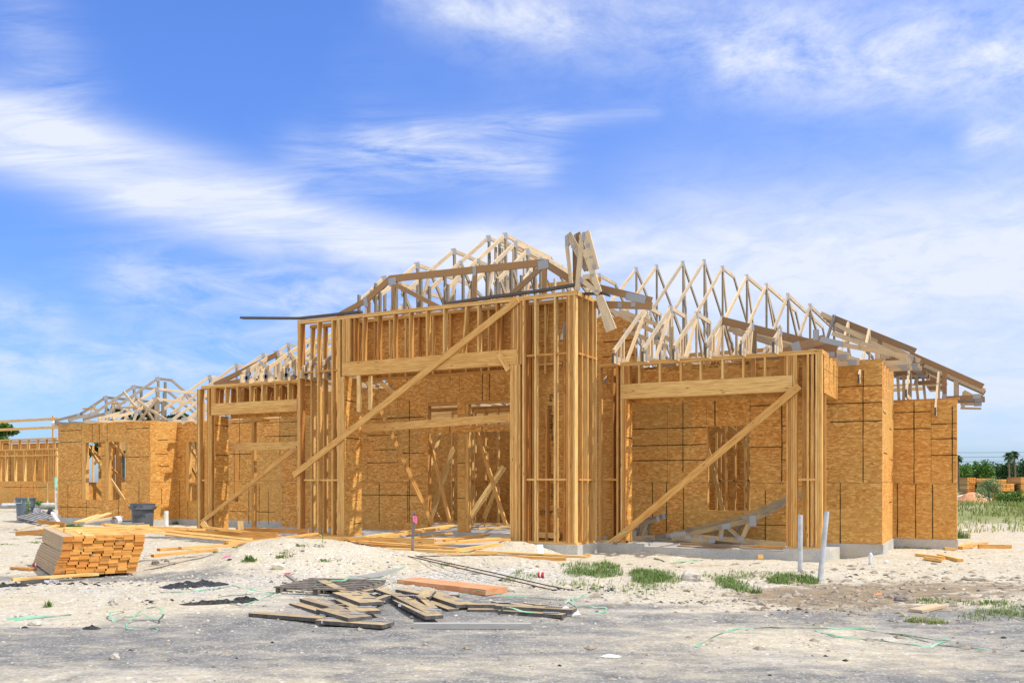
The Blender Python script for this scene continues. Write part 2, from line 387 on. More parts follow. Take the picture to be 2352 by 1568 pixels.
    def lathe(s, c, prof, n=28, mi=0):
        b = len(s.v); m = len(prof)
        for r, z in prof:
            for k in range(n):
                an = 2*math.pi*k/n; s.v.append((c[0]+r*math.cos(an), c[1]+r*math.sin(an), c[2]+z))
        for i in range(m-1):
            for k in range(n):
                k2 = (k+1) % n; s.f.append((b+i*n+k, b+i*n+k2, b+(i+1)*n+k2, b+(i+1)*n+k))
                s.uv += [(k/n, i), ((k+1)/n, i), ((k+1)/n, i+1), (k/n, i+1)]; s.c += [(.5, 0, .5)]*4; s.mi.append(mi)
    def build(s, name, mats, parent=None, smooth=False, origin=None, **props):
        if not s.v: return None
        V = np.array(s.v, dtype=np.float32)
        if parent is not None: org = ORG[parent.name]
        elif origin is not None: org = np.array(origin, dtype=np.float32)
        else: lo, hi = V.min(0), V.max(0); org = np.array([(lo[0]+hi[0])/2, (lo[1]+hi[1])/2, lo[2]], dtype=np.float32)
        me = bpy.data.meshes.new(name); me.from_pydata((V-org).tolist(), [], s.f)
        ul = me.uv_layers.new(name='uv'); ul.data.foreach_set('uv', np.array(s.uv, dtype=np.float32).ravel())
        ca = me.color_attributes.new('wood', 'FLOAT_COLOR', 'CORNER')
        cc = np.ones((len(s.c), 4), dtype=np.float32); cc[:, :3] = np.array(s.c, dtype=np.float32); ca.data.foreach_set('color', cc.ravel())
        for m_ in (mats if isinstance(mats, (list, tuple)) else [mats]): me.materials.append(M[m_])
        me.polygons.foreach_set('material_index', s.mi)
        if smooth: me.polygons.foreach_set('use_smooth', [True]*len(s.f))
        me.update()
        o = bpy.data.objects.new(name, me); COL.objects.link(o)
        if parent is not None: o.parent = parent
        else: o.location = [float(x) for x in org]
        ORG[o.name] = org
        for k, v in props.items(): o[k] = v
        return o
def tag(o, label, cat, group=None):
    o['label'] = label; o['category'] = cat
    if group: o['group'] = group
    return o
def empty(name, loc, label, cat, group=None):
    o = bpy.data.objects.new(name, None); COL.objects.link(o); o.location = loc; o.empty_display_size = .2
    ORG[o.name] = np.array(loc, dtype=np.float32); return tag(o, label, cat, group)
WOOD = ['pine', 'end', 'zinc', 'line', 'osb']
OLD = ['pine_old', 'pine_old', 'zinc', 'line', 'osb']; DARK = ['pine_dark', 'pine_dark', 'zinc', 'line', 'osb']

# value noise for terrain
def _h(ix, iy, s):
    n = (ix*374761393+iy*668265263+s*2147483647) & 0xffffffff
    n = ((n ^ (n >> 13))*1274126177) & 0xffffffff
    return ((n ^ (n >> 16)) & 0xffff)/65535.0
def vn(x, y, s=0):
    ix, iy = np.floor(x).astype(np.int64), np.floor(y).astype(np.int64); fx, fy = x-ix, y-iy
    fx = fx*fx*(3-2*fx); fy = fy*fy*(3-2*fy)
    return (_h(ix, iy, s)*(1-fx)+_h(ix+1, iy, s)*fx)*(1-fy)+(_h(ix, iy+1, s)*(1-fx)+_h(ix+1, iy+1, s)*fx)*fy
def fbm(x, y, s=0, o=4):
    r = 0; a = .5
    for i in range(o): r = r+a*(vn(x*2**i, y*2**i, s+i*17)-.5); a *= .5
    return r
MX = np.array([-30, -6.6, -5.9, -5.3, -4.8, -4.38, -3.8, -3.1, -2.25, -1.25, -.2, .5, 1.1, 2, 3, 30.])
MZ = np.array([0, 0, .03, .12, .24, .40, .48, .46, .35, .24, .24, .18, .12, .10, 0, 0])
def sm(a, b, x): t = np.clip((x-a)/(b-a), 0, 1); return t*t*(3-2*t)
def gz(x, y):
    """ground height at world x,y (numpy)"""
    x = np.asarray(x, dtype=float); y = np.asarray(y, dtype=float)
    X, Y = x*C+y*SN, -x*SN+y*C
    z = -.20-.08*(1-sm(8.5, 12.5, Y))
    cr = np.interp(X, MX, MZ); dy = Y-(14.7-.10*X)
    cr = cr*np.exp(-(dy/np.where(dy < 0, 1.25, .85))**2)
    z = z+cr
    fl = sm(-6.2, -5.0, X)*(1-sm(-.2, .7, X))*sm(15.0, 16.2, Y)*(1-sm(19.5, 23, Y))
    z = z+fl*.06
    z = z-.022*(1-sm(10.3, 11.5, Y))*(np.exp(-((Y-8.1-.12*np.sin(X*.5))/.16)**2)+np.exp(-((Y-9.6-.12*np.sin(X*.5+.4))/.16)**2)+np.exp(-((Y-6.6+.06*X)/.14)**2))
    rough = .25+.75*sm(10.6, 12.5, Y)
    z = z+rough*(.10*fbm(x*.7, y*.7, 3)+.055*fbm(x*3.1, y*3.1, 9)+.03*fbm(x*9, y*9, 5, 3))
    z = z+.22*np.exp(-((x+8.25)/.75)**4-((y-15.75)/.45)**2)*(y < 16.3)*(1+.8*fbm(x*5, y*5, 71))
    # right verge hummocks
    z = z+sm(4.2, 6, X)*(1-sm(10.5, 13, Y))*sm(8.3, 10, Y)*.10*np.maximum(fbm(x*1.7, y*1.7, 31)+.1, 0)
    # rear bank on the right with weeds
    z = z+sm(9.5, 13, X)*np.exp(-((Y-31)/3.2)**2)*(.55+.5*fbm(x*.4, y*.4, 8))
    # left rear bank
    z = z+(1-sm(-21.5, -16.5, X))*np.exp(-((Y-30.5)/3.5)**2)*.35*(1+fbm(x*.5, y*.5, 12))
    # flat under the slab
    ins = sm(-17.9, -17.2, x)*(1-sm(-2.6, -1.8, x))*sm(17.3, 19, y)*(1-sm(30, 31, y))
    far = sm(40, 120, Y)
    return (z*(1-ins)+(-.3)*ins)*(1-far)+far*(-.15)
def g1(x, y): return float(gz(np.array([x]), np.array([y]))[0])
_D = np.concatenate([np.arange(3, 40, .02), np.arange(40, 400, .4)])
def G(px, py, up=0.0):
    """where the picture ray meets the ground (raised by up)"""
    t, w = ray(px, py); X = t*_D; x, y = X*C-_D*SN, X*SN+_D*C
    k = np.argmax(EYE+w*_D <= gz(x, y)+up)
    return Vector((float(x[k]), float(y[k]), g1(x[k], y[k])+up))

# ------------------------------------------------------------------ ground (one sheet out to the horizon)
def axis(lo, hi, step, far):
    a = list(np.arange(lo, hi, step)); s_ = step; p = hi
    while p < far: a.append(p); s_ *= 1.16; p += s_
    a.append(far); s_ = step; p = lo
    b = []
    while p > -far: s_ *= 1.16; p -= s_; b.append(max(p, -far))
    return np.array(sorted(set(b+a)))
GX = axis(-20, 9, .075, 1500); GY = axis(2.5, 24, .075, 1500)      # grid laid out in a frame turned to the road
gx, gy = np.meshgrid(GX, GY); wx, wy = gx*C-gy*SN, gx*SN+gy*C
gzv = gz(wx.ravel(), wy.ravel()).reshape(wx.shape)
nx, ny = len(GX), len(GY)
verts = np.stack([wx.ravel(), wy.ravel(), gzv.ravel()], 1)
idx = np.arange(nx*ny).reshape(ny, nx)
quads = np.stack([idx[:-1, :-1].ravel(), idx[:-1, 1:].ravel(), idx[1:, 1:].ravel(), idx[1:, :-1].ravel()], 1)
me = bpy.data.meshes.new('ground'); me.vertices.add(len(verts)); me.vertices.foreach_set('co', verts.astype(np.float32).ravel())
me.loops.add(quads.size); me.loops.foreach_set('vertex_index', quads.ravel().astype(np.int32))
me.polygons.add(len(quads)); me.polygons.foreach_set('loop_start', np.arange(0, quads.size, 4, dtype=np.int32))
me.polygons.foreach_set('use_smooth', np.ones(len(quads), dtype=bool)); me.update(calc_edges=True)
def spot(x0, y0, rx, ry, a=1.0): return a*np.exp(-((gx-x0)/rx)**2-((gy-y0)/ry)**2)
# asphalt of the unfinished road shows where the sand has been driven off; mud and rubble patches; one asphalt-toned spot is painted shadow
asp_shade = .72*(1-sm(9.6, 10.6, gy-.12*gx+.5*fbm(gx*.6, gy*.6, 41)))
asp_shade = np.maximum(asp_shade, spot(-.9, 10.6, 2.3, 1.6, .95)); asp_shade = np.maximum(asp_shade, spot(-6.2, 13.4, 2.6, .55, .95)); asp_shade = np.maximum(asp_shade, spot(-5.1, 13.75, 1.0, .35, .8))  # last spot: plank shadow on the mound flank, painted in asphalt tone
asp_shade = np.maximum(asp_shade, spot(-2.6, 9.4, 2.2, 1.2, .85)); asp_shade = np.maximum(asp_shade, spot(1.3, 10.6, 1.1, .35, .8)); asp_shade = np.maximum(asp_shade, spot(-4.9, 9.0, 1.2, .9, .62))
asp_shade -= spot(2.6, 8.6, 1.6, .9, .42)+spot(.2, 7.4, 1.6, .4, .22)+spot(-3.0, 7.0, 2.0, .4, .3)+spot(3.4, 7.6, 1.4, .5, .2)
mud = spot(3.9, 11.2, 1.5, 1.0, .8)+spot(5.6, 12.4, 2.6, 1.4, .66)+spot(2.9, 15.6, 2.0, .8, .50)+spot(7.0, 9.5, 1.5, 2, .32)+spot(-16, 27, 4, 3, .55)+spot(.6, 13.2, 1.6, .6, .15)
mud += spot(13, 30, 5, 4, .35)
rub = spot(-6.5, 12.0, 2.6, .9, .45)+spot(-.3, 13.2, 2.0, .9, .6)+spot(-3.2, 12.9, 1.6, .8, .42)+spot(-3.5, 11.4, 1.6, .9, .35)+spot(2.2, 11.8, 1.2, .6, .25)
ca = me.color_attributes.new('mask', 'FLOAT_COLOR', 'POINT'); cc = np.ones((nx*ny, 4), dtype=np.float32)
cc[:, 0] = np.clip(asp_shade, 0, 1).ravel(); cc[:, 1] = np.clip(mud, 0, 1).ravel(); cc[:, 2] = np.clip(rub, 0, 1).ravel(); ca.data.foreach_set('color', cc.ravel())
vg = sm(9.5, 11, gx)*sm(25.5, 29, gy)*(.75+.2*fbm(gx*.3, gy*.3, 61))*(1-.9*spot(14, 31.5, 3, 1.2)); vg = np.maximum(vg, .7*sm(60, 75, gy)); vg = np.maximum(vg, .35*(1-sm(-24, -17, gx))*sm(33, 36, gy))
va = me.attributes.new('veg', 'FLOAT', 'POINT'); va.data.foreach_set('value', vg.ravel().astype(np.float32))
me.materials.append(M['ground'])
gr = bpy.data.objects.new('ground', me); COL.objects.link(gr); gr['kind'] = 'structure'

# ================================================================== THE HOUSE
VP_, VB, VG, VL, VM, VW, VR, VRR = 16.13, 16.70, 17.20, 16.45, 19.07, 20.40, 21.50, 21.40
def HZ(h): return EYE+h
ZP, ZG, ZW, ZR = HZ(3.72), HZ(2.42), HZ(2.0), HZ(1.76)      # plate heights: tall entry, garage/porch, left wing, right wing
house = empty('unfinished_house', (-10, 19, 0), 'large single-storey timber house under construction, strand board walls and bare roof trusses, no roofing', 'house')
UX = lambda px, v: onY(px, v)[0]
# ---- slab
cb = MB()
def slab(x0, x1, y0, y1, z1, z0=-.75): cb.box((x0, x1), (y0, y1), (z0, z1), along='z')
slab(-28.62, -24.02, 20.38, 31, 0); slab(-24.02, -17.4, 21.48, 31, -.003); slab(-17.4, -13.6, 19.04, 31, -.001)
slab(-13.6, -6.9, 19.04, 31, -.002); slab(-6.9, -1.87, 19.04, 31, 0); slab(-1.87, -.63, 21.38, 21.82, -.002); slab(-1.87, -1.58, 21.82, 31, -.003)
slab(-14.2, -12.7, 16.08, 19.04, -.001); slab(-12.7, -8.85, 16.12, 19.04, -.105); slab(-8.85, -7.08, 16.08, 17.15, 0); slab(-8.85, -7.08, 17.15, 19.04, -.1)
slab(-7.08, -6.12, 17.15, 17.6, -.001); slab(-7.08, -3.4, 17.6, 19.04, -.062); slab(-6.12, -3.4, 17.12, 17.6, -.06); slab(-3.4, -2.66, 17.12, 17.62, .0); slab(-3.4, -2.66, 17.62, 19.04, -.061)
slab(-17.5, -16.3, 16.4, 17.0, 0); slab(-17.5, -16.3, 17.0, 19.04, -.1); slab(-16.3, -14.2, 16.45, 19.04, -.11)
cb.build('concrete_slab', 'concrete', house)

# ---- strand board walls
def osb_wall(name, plane, c, a0, a1, z0, z1, holes=(), lines=(), seams=(), th=.012, face=-1, side=1):
    """plane 'y': wall in the plane Y=c spanning X a0..a1; plane 'x': in X=c spanning Y. lines/seams are wall coordinates (a,z,a,z)"""
    mb = MB(); As = sorted({a0, a1, *[v for h in holes for v in h[:2] if a0 < v < a1]}); Zs = sorted({z0, z1, *[v for h in holes for v in h[2:] if z0 < v < z1]})
    lo, hi = (c, c+th) if face < 0 else (c-th, c)
    for i in range(len(As)-1):
        for j in range(len(Zs)-1):
            ca_, cz_ = (As[i]+As[i+1])/2, (Zs[j]+Zs[j+1])/2
            if any(h[0] < ca_ < h[1] and h[2] < cz_ < h[3] for h in holes): continue
            A, B, Z0, Z1 = As[i], As[i+1], Zs[j], Zs[j+1]
            for cc_, rev in ((lo, 0), (hi, 1)):
                p = [(A, cc_, Z0), (B, cc_, Z0), (B, cc_, Z1), (A, cc_, Z1)] if plane == 'y' else [(cc_, A, Z0), (cc_, B, Z0), (cc_, B, Z1), (cc_, A, Z1)]
                u_ = [(A, Z0), (B, Z0), (B, Z1), (A, Z1)]
                u_ = [(x+c*3.1+side, y+side*2) for x, y in u_]
                flip = rev if plane == 'y' else 1-rev
                if flip: p, u_ = p[::-1], u_[::-1]
                mb.face(p, u_)
    def rim(A0, A1, Z0, Z1):
        for (x0, zz0, x1, zz1) in ((A0, Z0, A1, Z0), (A1, Z0, A1, Z1), (A1, Z1, A0, Z1), (A0, Z1, A0, Z0)):
            p = [(x0, lo, zz0), (x1, lo, zz1), (x1, hi, zz1), (x0, hi, zz0)] if plane == 'y' else [(lo, x0, zz0), (lo, x1, zz1), (hi, x1, zz1), (hi, x0, zz0)]
            mb.face(p, [(0, 0), (1, 0), (1, .01), (0, .01)])
    rim(a0, a1, z0, z1)
    for h in holes: rim(max(h[0], a0), min(h[1], a1), max(h[2], z0), min(h[3], z1))
    def mark(a, z, b, y, w, mi, jit):
        off = c+.0035*face if mi == 1 else c+.002*face
        L = math.hypot(b-a, y-z); n = max(1, int(L/.16)); dx, dz = (b-a)/L, (y-z)/L; px_, pz_ = -dz, dx
        pts = []
        for i in range(n+1):
            t = i/n; j_ = ru(-jit, jit); ww = w/2*(ru(.6, 1.25) if jit else 1)
            x_, z_ = a+(b-a)*t+px_*j_, z+(y-z)*t+pz_*j_
            pts.append(((x_-px_*ww, z_-pz_*ww), (x_+px_*ww, z_+pz_*ww)))
        for i in range(n):
            q4 = [pts[i][0], pts[i+1][0], pts[i+1][1], pts[i][1]]
            p = [(x_, off, z_) for x_, z_ in q4] if plane == 'y' else [(off, x_, z_) for x_, z_ in q4]
            mb.face(p, [(x_, z_) for x_, z_ in q4], mi=mi)
    for l in lines: mark(*l, .021, 1, .003)
    for l in seams: mark(*l, .007, 2, 0)
    o = mb.build(name, ['osb', 'line', 'seam'], house)
    return o
def wl(v, H=(), Vv=()):
    """picture traces of the dark markings on the wall Y=v: H = (x0, x1, y) rows, Vv = (x, y0, y1) columns"""
    r = []
    for x0, x1, y in H:
        u0, d0 = onY(x0, v); u1, d1 = onY(x1, v); dm = (d0+d1)/2; z = EYE+(HY-y)/FP*dm; r.append((u0, z, u1, z))
    for x, y0, y1 in Vv:
        u, d = onY(x, v); r.append((u, EYE+(HY-y0)/FP*d, u, EYE+(HY-y1)/FP*d))
    return r
def hole(v, x0, x1, y0, y1):
    u0, d0 = onY(x0, v); u1, d1 = onY(x1, v); dm = (d0+d1)/2
    return (u0, u1, EYE+(HY-y1)/FP*dm, EYE+(HY-y0)/FP*dm)
def tr(L, sx, sy, kx, ky):                       # crop coordinates -> print coordinates
    return L
# left wing front
k = .17465
def lh(a): return [(x0*k, x1*k, 943.4+y*k) for x0, x1, y in a]
def lv(a): return [(x*k, 943.4+y0*k, 943.4+y1*k) for x, y0, y1 in a]
lw_hole = hole(VW, 187, 288.2, 1015, 1147.7)
osb_wall('strand_board_wall', 'y', VW, -28.62, -24.03, .0, ZW, [lw_hole],
         wl(VW, lh([(790, 1070, 257), (790, 1070, 410), (775, 1345, 1264), (1660, 1965, 230), (1655, 1960, 603)]),
            lv([(1213, 180, 405), (1305, 180, 405), (1411, 180, 405), (893, 970, 1400), (1135, 1170, 1400), (1560, 1175, 1415), (1828, 918, 1230)])),
         wl(VW, lh([(775, 1068, 908), (1650, 1960, 916)]), lv([(1072, 185, 410), (1347, 1180, 1410), (1660, 190, 1000)])))
osb_wall('strand_board_wall', 'x', -24.03, VW+.012, VR, 0, ZW, [], [(20.7, 2.6, 21.1, 2.62), (20.6, 2.15, 21.1, 2.15), (20.75, 1.75, 21.15, 1.75), (20.85, .5, 20.85, 1.0)],
         [(VW+.02, 1.22, VR, 1.22)], face=1)
rc_hole = hole(VR, 425.9, 462, 1014, 1149)
osb_wall('strand_board_wall', 'y', VR, -24.03, -17.3, 0, ZW, [rc_hole],
         wl(VR, [(380.5, 417.3, 984), (379.7, 417.3, 1050)], [(412.3, 1104.7, 1193.5), (431.5, 1150, 1193)]),
         wl(VR, [(378, 425, 1104.5)], []))
osb_wall('strand_board_wall', 'x', -17.3, VM+.012, VR, 0, ZG, [], [], [(VM+.02, 1.22, VR, 1.22)], face=-1)
# garage back wall (seen through its opening) and main wall
def r5(h=(), v=()): return wl(VM, [(365.2+a*.3105, 365.2+b*.3105, 852.1+y*.3105) for a, b, y in h], [(365.2+x*.3105, 852.1+a*.3105, 852.1+b*.3105) for x, a, b in v])
g_hole = hole(VM, 498, 537, 1026, 1148)
osb_wall('strand_board_wall', 'y', VM, -17.3, -13.79, 0, ZG, [g_hole],
         r5([(775, 1025, 378), (775, 1025, 480), (530, 690, 382), (530, 730, 612), (520, 860, 1038)], [(895, 310, 620), (597, 330, 800), (742, 830, 1130), (810, 890, 1135), (665, 860, 1130)]),
         r5([(520, 1025, 810)], [(775, 310, 480), (915, 810, 1100)]), side=3)
def r6(h=(), v=()): return wl(VM, [(730.4+a*.35, 730.4+b*.35, 852.1+y*.35) for a, b, y in h], [(730.4+x*.35, 852.1+a*.35, 852.1+b*.35) for x, a, b in v])
u_l = UX(730.4+722*.35, VM); door_top = PY(1000, 923.8, VM).z
e_hole = (u_l, -8.15, -.01, door_top)
osb_wall('strand_board_wall', 'y', VM, -13.79, -7.0, 0, ZP, [e_hole],
         r6([(295, 520, 312), (525, 700, 303), (325, 520, 420), (360, 520, 515), (525, 700, 537), (325, 520, 600), (290, 700, 812)], [(600, 190, 990), (402, 730, 1000), (590, 730, 995), (1080, 0, 190), (1125, 0, 190), (868, -30, 60), (585, -60, 60)])
         + wl(VM, [(1386, 1457, 783), (1386, 1457, 817)]), r6([(290, 700, 725)], [(523, 190, 720), (323, 420, 725), (930, 0, 195)]), side=5)
def r7(h=(), v=()): return wl(VM, [(1217.3+a*.3882, 1217.3+b*.3882, 791.2+y*.3882) for a, b, y in h], [(1217.3+x*.3882, 791.2+a*.3882, 791.2+b*.3882) for x, a, b in v])
def r4(v_, h=(), v=()): return wl(v_, [(1704.2+a*.413, 1704.2+b*.413, 608.6+y*.413) for a, b, y in h], [(1704.2+x*.413, 608.6+a*.413, 608.6+b*.413) for x, a, b in v])
w_hole = hole(VM, 1625, 1723, 978, 1172)
osb_wall('strand_board_wall', 'y', VM, -7.0, -1.89, 0, ZG, [w_hole],
         r7([(603, 1043, 494), (603, 1043, 594), (603, 1043, 684), (1303, 1440, 360), (1305, 1490, 605), (1310, 1512, 1066), (1490, 1512, 480), (1490, 1512, 580), (1490, 1512, 680)],
            [(905, 310, 750), (1095, 305, 480), (725, 815, 1020), (808, 815, 1110), (908, 840, 1095), (1393, 860, 1160), (1490, 300, 810)])
         + r4(VM, [(512, 778, 673), (450, 778, 768), (490, 778, 868)], [(674, 585, 1210), (547, 1210, 1550), (505, 1555, 1600)]),
         r7([(603, 1043, 815), (1303, 1512, 818)], [(813, 305, 815), (1043, 305, 480), (1303, 305, 480)]) + r4(VM, [(450, 785, 1210)], []), side=8)
osb_wall('strand_board_wall', 'x', -1.89, VM+.012, VRR, 0, ZG, [], [(19.2, 2.62, 19.7, 2.60), (20.4, 2.35, 20.9, 2.33), (19.3, 1.8, 20.0, 1.8), (20.5, 1.7, 21.2, 1.7), (20.4, .8, 21.0, .8)], [(VM+.02, 1.22, VRR, 1.22)], face=1, side=2)
osb_wall('strand_board_wall', 'y', VRR, -1.89, -.65, 0, ZR, [],
         r4(VRR, [(836, 1052, 817), (836, 1052, 910), (1052, 1196, 882), (1052, 1196, 965), (1052, 1196, 1056)], [(957, 757, 1212), (1170, 785, 1212), (865, 1218, 1512), (966, 1218, 1517), (1060, 1218, 1520)]),
         r4(VRR, [(836, 1198, 1215)], [(1052, 757, 1215)]), side=11)
osb_wall('strand_board_wall', 'x', -.65, VRR+.012, 21.8, 0, ZR, [], [], [(VRR+.02, 1.22, 21.8, 1.22)], face=1, side=4)
osb_wall('strand_board_wall', 'x', -1.6, 21.8, 30.5, 0, ZR, [], [], [(21.8, 1.22, 30.5, 1.22)], face=1, side=4)
osb_wall('strand_board_wall', 'x', -28.62, VW+.012, 31, 0, ZW, [(20.9, 22.0, 1.22, 2.65), (22.7, 25.2, 1.22, 2.75)], [], [], face=-1, side=14)
# returns of the box columns
def ret(u, v0, v1, z0, z1, lines, face=1): return osb_wall('column_sheathing', 'x', u, v0, v1, z0, z1, [], lines, [(v0, 1.22, v1, 1.22)] if z0 < 1 else [], face=face, side=u)
UC = -12.76
ret(UC, VP_-.01, VB+.03, .0, HZ(2.36), [(VP_, 3.05, VB, 3.03), (VP_, 2.22, VB, 2.20), (16.45, .28, VB, .28)])
ret(-17.07, VL-.01, VL+.45, 0, HZ(1.66), [(VL, 2.65, VL+.45, 2.63), (VL, 1.9, VL+.45, 1.9)])
ret(-6.51, VG-.01, VG+.36, 0, HZ(1.67), [(VG, 2.12, VG+.36, 2.12)])
# backs of the hollow walls: board fixed to the rear row of studs
def back(v, u0, u1, z0, z1, **k): return osb_wall('rear_sheathing', 'y', v, u0, u1, z0, z1, face=-1, side=v+u0, **k)
back(VB+.012, UC, -7.26, HZ(2.3), ZP-.1, holes=[])                   # over the entry opening
back(VB+.013, -8.72, -7.26, .0, HZ(2.3), holes=[], lines=[(-8.1, .62, -7.9, .62)])
back(VL+.46, -17.0, -14.15, HZ(1.60), ZG-.09)
back(VG+.36, -7.07, -2.9, HZ(1.60), ZG-.09)
back(VG+.361, -7.07, -6.52, 0, HZ(1.60))
osb_wall('beam_sheathing', 'x', -2.71, VG+.16, VM, HZ(1.64), ZG-.08, [], [(17.9, 2.95, 17.9, 3.5), (18.5, 2.95, 18.5, 3.5)], [(VG+.17, 3.3, VM, 3.3)], face=1, side=7)

# ---- stud frames
ST, SD = .038, .140
def stamp(txt, loc, size, axis_, parent, rot=0.0, matn='ink', flipz=False):
    cu = bpy.data.curves.new('stamp', 'FONT'); cu.body = txt; cu.size = size; cu.align_x = 'LEFT'; cu.extrude = 0
    to = bpy.data.objects.new('tmp', cu); COL.objects.link(to)
    dg = bpy.context.evaluated_depsgraph_get(); dg.update(); me_ = bpy.data.meshes.new_from_object(to.evaluated_get(dg)); bpy.data.objects.remove(to)
    base = Matrix.Rotation(R_(90), 4, 'X') if axis_ == 'y' else Matrix.Rotation(R_(90), 4, 'Z') @ Matrix.Rotation(R_(90), 4, 'X') if axis_ == 'x' else axis_
    me_.transform(Matrix.Translation(Vector(loc)-Vector([float(a) for a in ORG[parent.name]])) @ base @ Matrix.Rotation(rot, 4, 'Z'))
    me_.materials.clear(); me_.materials.append(M[matn]); me_.name = 'stamp'
    o = bpy.data.objects.new('stamp', me_); COL.objects.link(o); o.parent = parent; ORG[o.name] = ORG[parent.name]
    return o
def frame(name, plates):
    mb = MB(); mb.box(*plates[0][:3], **(plates[0][3] if len(plates[0]) > 3 else {})); o = mb.build(name, WOOD, house)
    for p in plates[1:]: mb = MB(); mb.box(*p[:3], **(p[3] if len(p) > 3 else {})); mb.build('plate', WOOD, o)
    return o
def stud(par, u, v, z0, z1, w=ST, d=SD, name='stud', lean=0.0, **k):
    mb = MB(); k.setdefault('tone', ru(.1, 1)); k.setdefault('wea', ru(0, .28))
    mb.seg((u+w/2, v+d/2, z0), (u+w/2+lean, v+d/2, z1), w, d, (0, 1, 0), end=1, **k); return mb.build(name, WOOD, par)
def piece(par, name, *a, **k):
    mb = MB(); mb.box(*a, **k); return mb.build(name, WOOD, par)
def pseg(par, name, p0, p1, w, d, up=(0, 0, 1), **k):
    mb = MB(); k.setdefault('end', 1); mb.seg(p0, p1, w, d, up, **k); return mb.build(name, WOOD, par)
def plies(par, name, u0, n, v, z0, z1, d=SD):
    """a post nailed up from n studs"""
    mb = MB()
    for i in range(n): mb.box((u0+i*.0385, u0+i*.0385+.0345), (v+ru(-.003, .003), v+d), (z0, z1), tone=ru(0, 1), wea=ru(0, .3), along='z', end=1)
    return mb.build(name, WOOD, par)
# entry frame (tall)
TP = ZP
f = frame('entry_wall_frame', [((-14.14, -7.12), (VP_, VP_+SD), (TP-.038, TP)), ((-14.14, -7.12), (VP_, VP_+SD), (TP-.078, TP-.04)),
                    ((-14.14, UC-.02), (VP_, VP_+SD), (.001, .038), dict(wea=.25)), ((-8.75, -7.12), (VP_, VP_+SD), (.001, .038), dict(wea=.25)),
                    ((-7.12-SD, -7.12), (VP_+SD, VG+.03), (TP-.038, TP)), ((-7.12-SD, -7.12), (VP_+SD, VG+.03), (TP-.078, TP-.04)), ((-7.12-SD, -7.12), (VP_+SD, VG), (.001, .038), dict(wea=.3))])
zb, zt = .038, TP-.078
plies(f, 'corner_post', UX(683, VP_), 3, VP_, zb, zt)
for px in (728.2, 761): stud(f, UX(px, VP_), VP_, zb, zt)
plies(f, 'opening_post', UX(774.5, VP_), 2, VP_, zb, zt); plies(f, 'opening_post', UX(774.5, VP_)+.078, 3, VP_, zb, HZ(2.36))
plies(f, 'cripple_post', UX(785.6, VP_), 6, VP_, HZ(2.68), zt)
for i, (px, ln) in enumerate(((812, 0), (831, .02), (866, 0), (902.5, 0), (939, 0), (978.5, -.01), (1017, 0), (1060, .09), (1096, 0), (1138, 0))): stud(f, UX(px, VP_), VP_, HZ(2.68), zt, lean=ln, name='cripple_stud')
stud(f, UX(822, VP_), VP_-.042, HZ(1.55)+.0, HZ(2.3)+.06, w=.09, d=.04, name='hanging_board', tone=.9); stud(f, UX(836, VP_), VP_+.15, HZ(1.6), HZ(2.36), w=.09, d=.04, name='hanging_board', tone=.95)
u0, u1 = UX(785.4, VP_), UX(1186, VP_)
hb = MB(); hb.box((u0, u1), (VP_-.002, VP_+SD), (HZ(2.37), HZ(2.675)), tone=.62); h_ = hb.build('header_beam', WOOD, f)
plies(f, 'opening_post', UX(1171.5, VP_), 6, VP_, zb, HZ(2.365)); plies(f, 'opening_post', UX(1186.5, VP_), 3, VP_, HZ(2.365), zt); plies(f, 'opening_post', UX(1186.5, VP_)+.13, 2, VP_, zb, zt)
plies(f, 'cripple_post', UX(1174, VP_), 3, VP_, HZ(2.68), zt)
for px in (1227, 1272): stud(f, UX(px, VP_), VP_, zb, zt, tone=.85)
plies(f, 'corner_post', UX(1300.5, VP_), 5, VP_, zb, zt)
for z in (HZ(.0)+.03, HZ(2.50)):
    piece(f, 'blocking', (UX(697, VP_), UX(774, VP_)), (VP_+.01, VP_+.1), (z, z+.038)); piece(f, 'blocking', (UX(1209, VP_), UX(1300, VP_)), (VP_+.01, VP_+.1), (z+.005, z+.043))
    piece(f, 'blocking', (-7.12-.1, -7.125), (VP_+.15, VG), (z, z+.038))
for v in (VP_+.27, VP_+.55, VP_+.80, VP_+.98): piece(f, 'stud', (-7.12-SD, -7.12), (v, v+ST), (zb, zt), along='z', tone=ru(.4, 1), end=1)
# rear row
f2 = frame('entry_rear_frame', [((-14.14, -7.3), (VB-SD, VB), (TP-.07, TP-.032), dict(tone=.6)), ((-14.14, -7.3), (VB-SD, VB), (TP-.11, TP-.072)), ((-14.14, UC-.03), (VB-SD, VB), (.001, .038)), ((-8.75, -7.3), (VB-SD, VB), (.001, .038)), ((UC, -8.75), (VB-SD, VB), (HZ(2.3), HZ(2.34)))])
for px in (711, 740, 763): stud(f2, UX(px+2, VB-SD), VB-SD, zb, zt-.04)
for px in (822, 858, 893, 929, 960, 992, 1032, 1068, 1103, 1120, 1150): stud(f2, UX(px, VB-SD), VB-SD, HZ(2.34), zt-.04, name='cripple_stud', d=.09)
for px in (1216, 1222, 1293): stud(f2, UX(px, VB-SD), VB-SD, zb, zt-.04)
stud(f2, UX(1249, VB-SD), VB-SD+.02, HZ(2.2), zt-.04, name='cripple_stud'); stud(f2, UX(1252, VB-SD), VB-SD, zb, HZ(1.5), tone=.3)
piece(f2, 'blocking', (UX(1219, VB), UX(1296, VB)), (VB-.1, VB-.02), (HZ(2.38), HZ(2.42))); piece(f2, 'blocking', (UX(1230, VB), UX(1290, VB)), (VB-.1, VB-.02), (.09, .2), tone=.9)
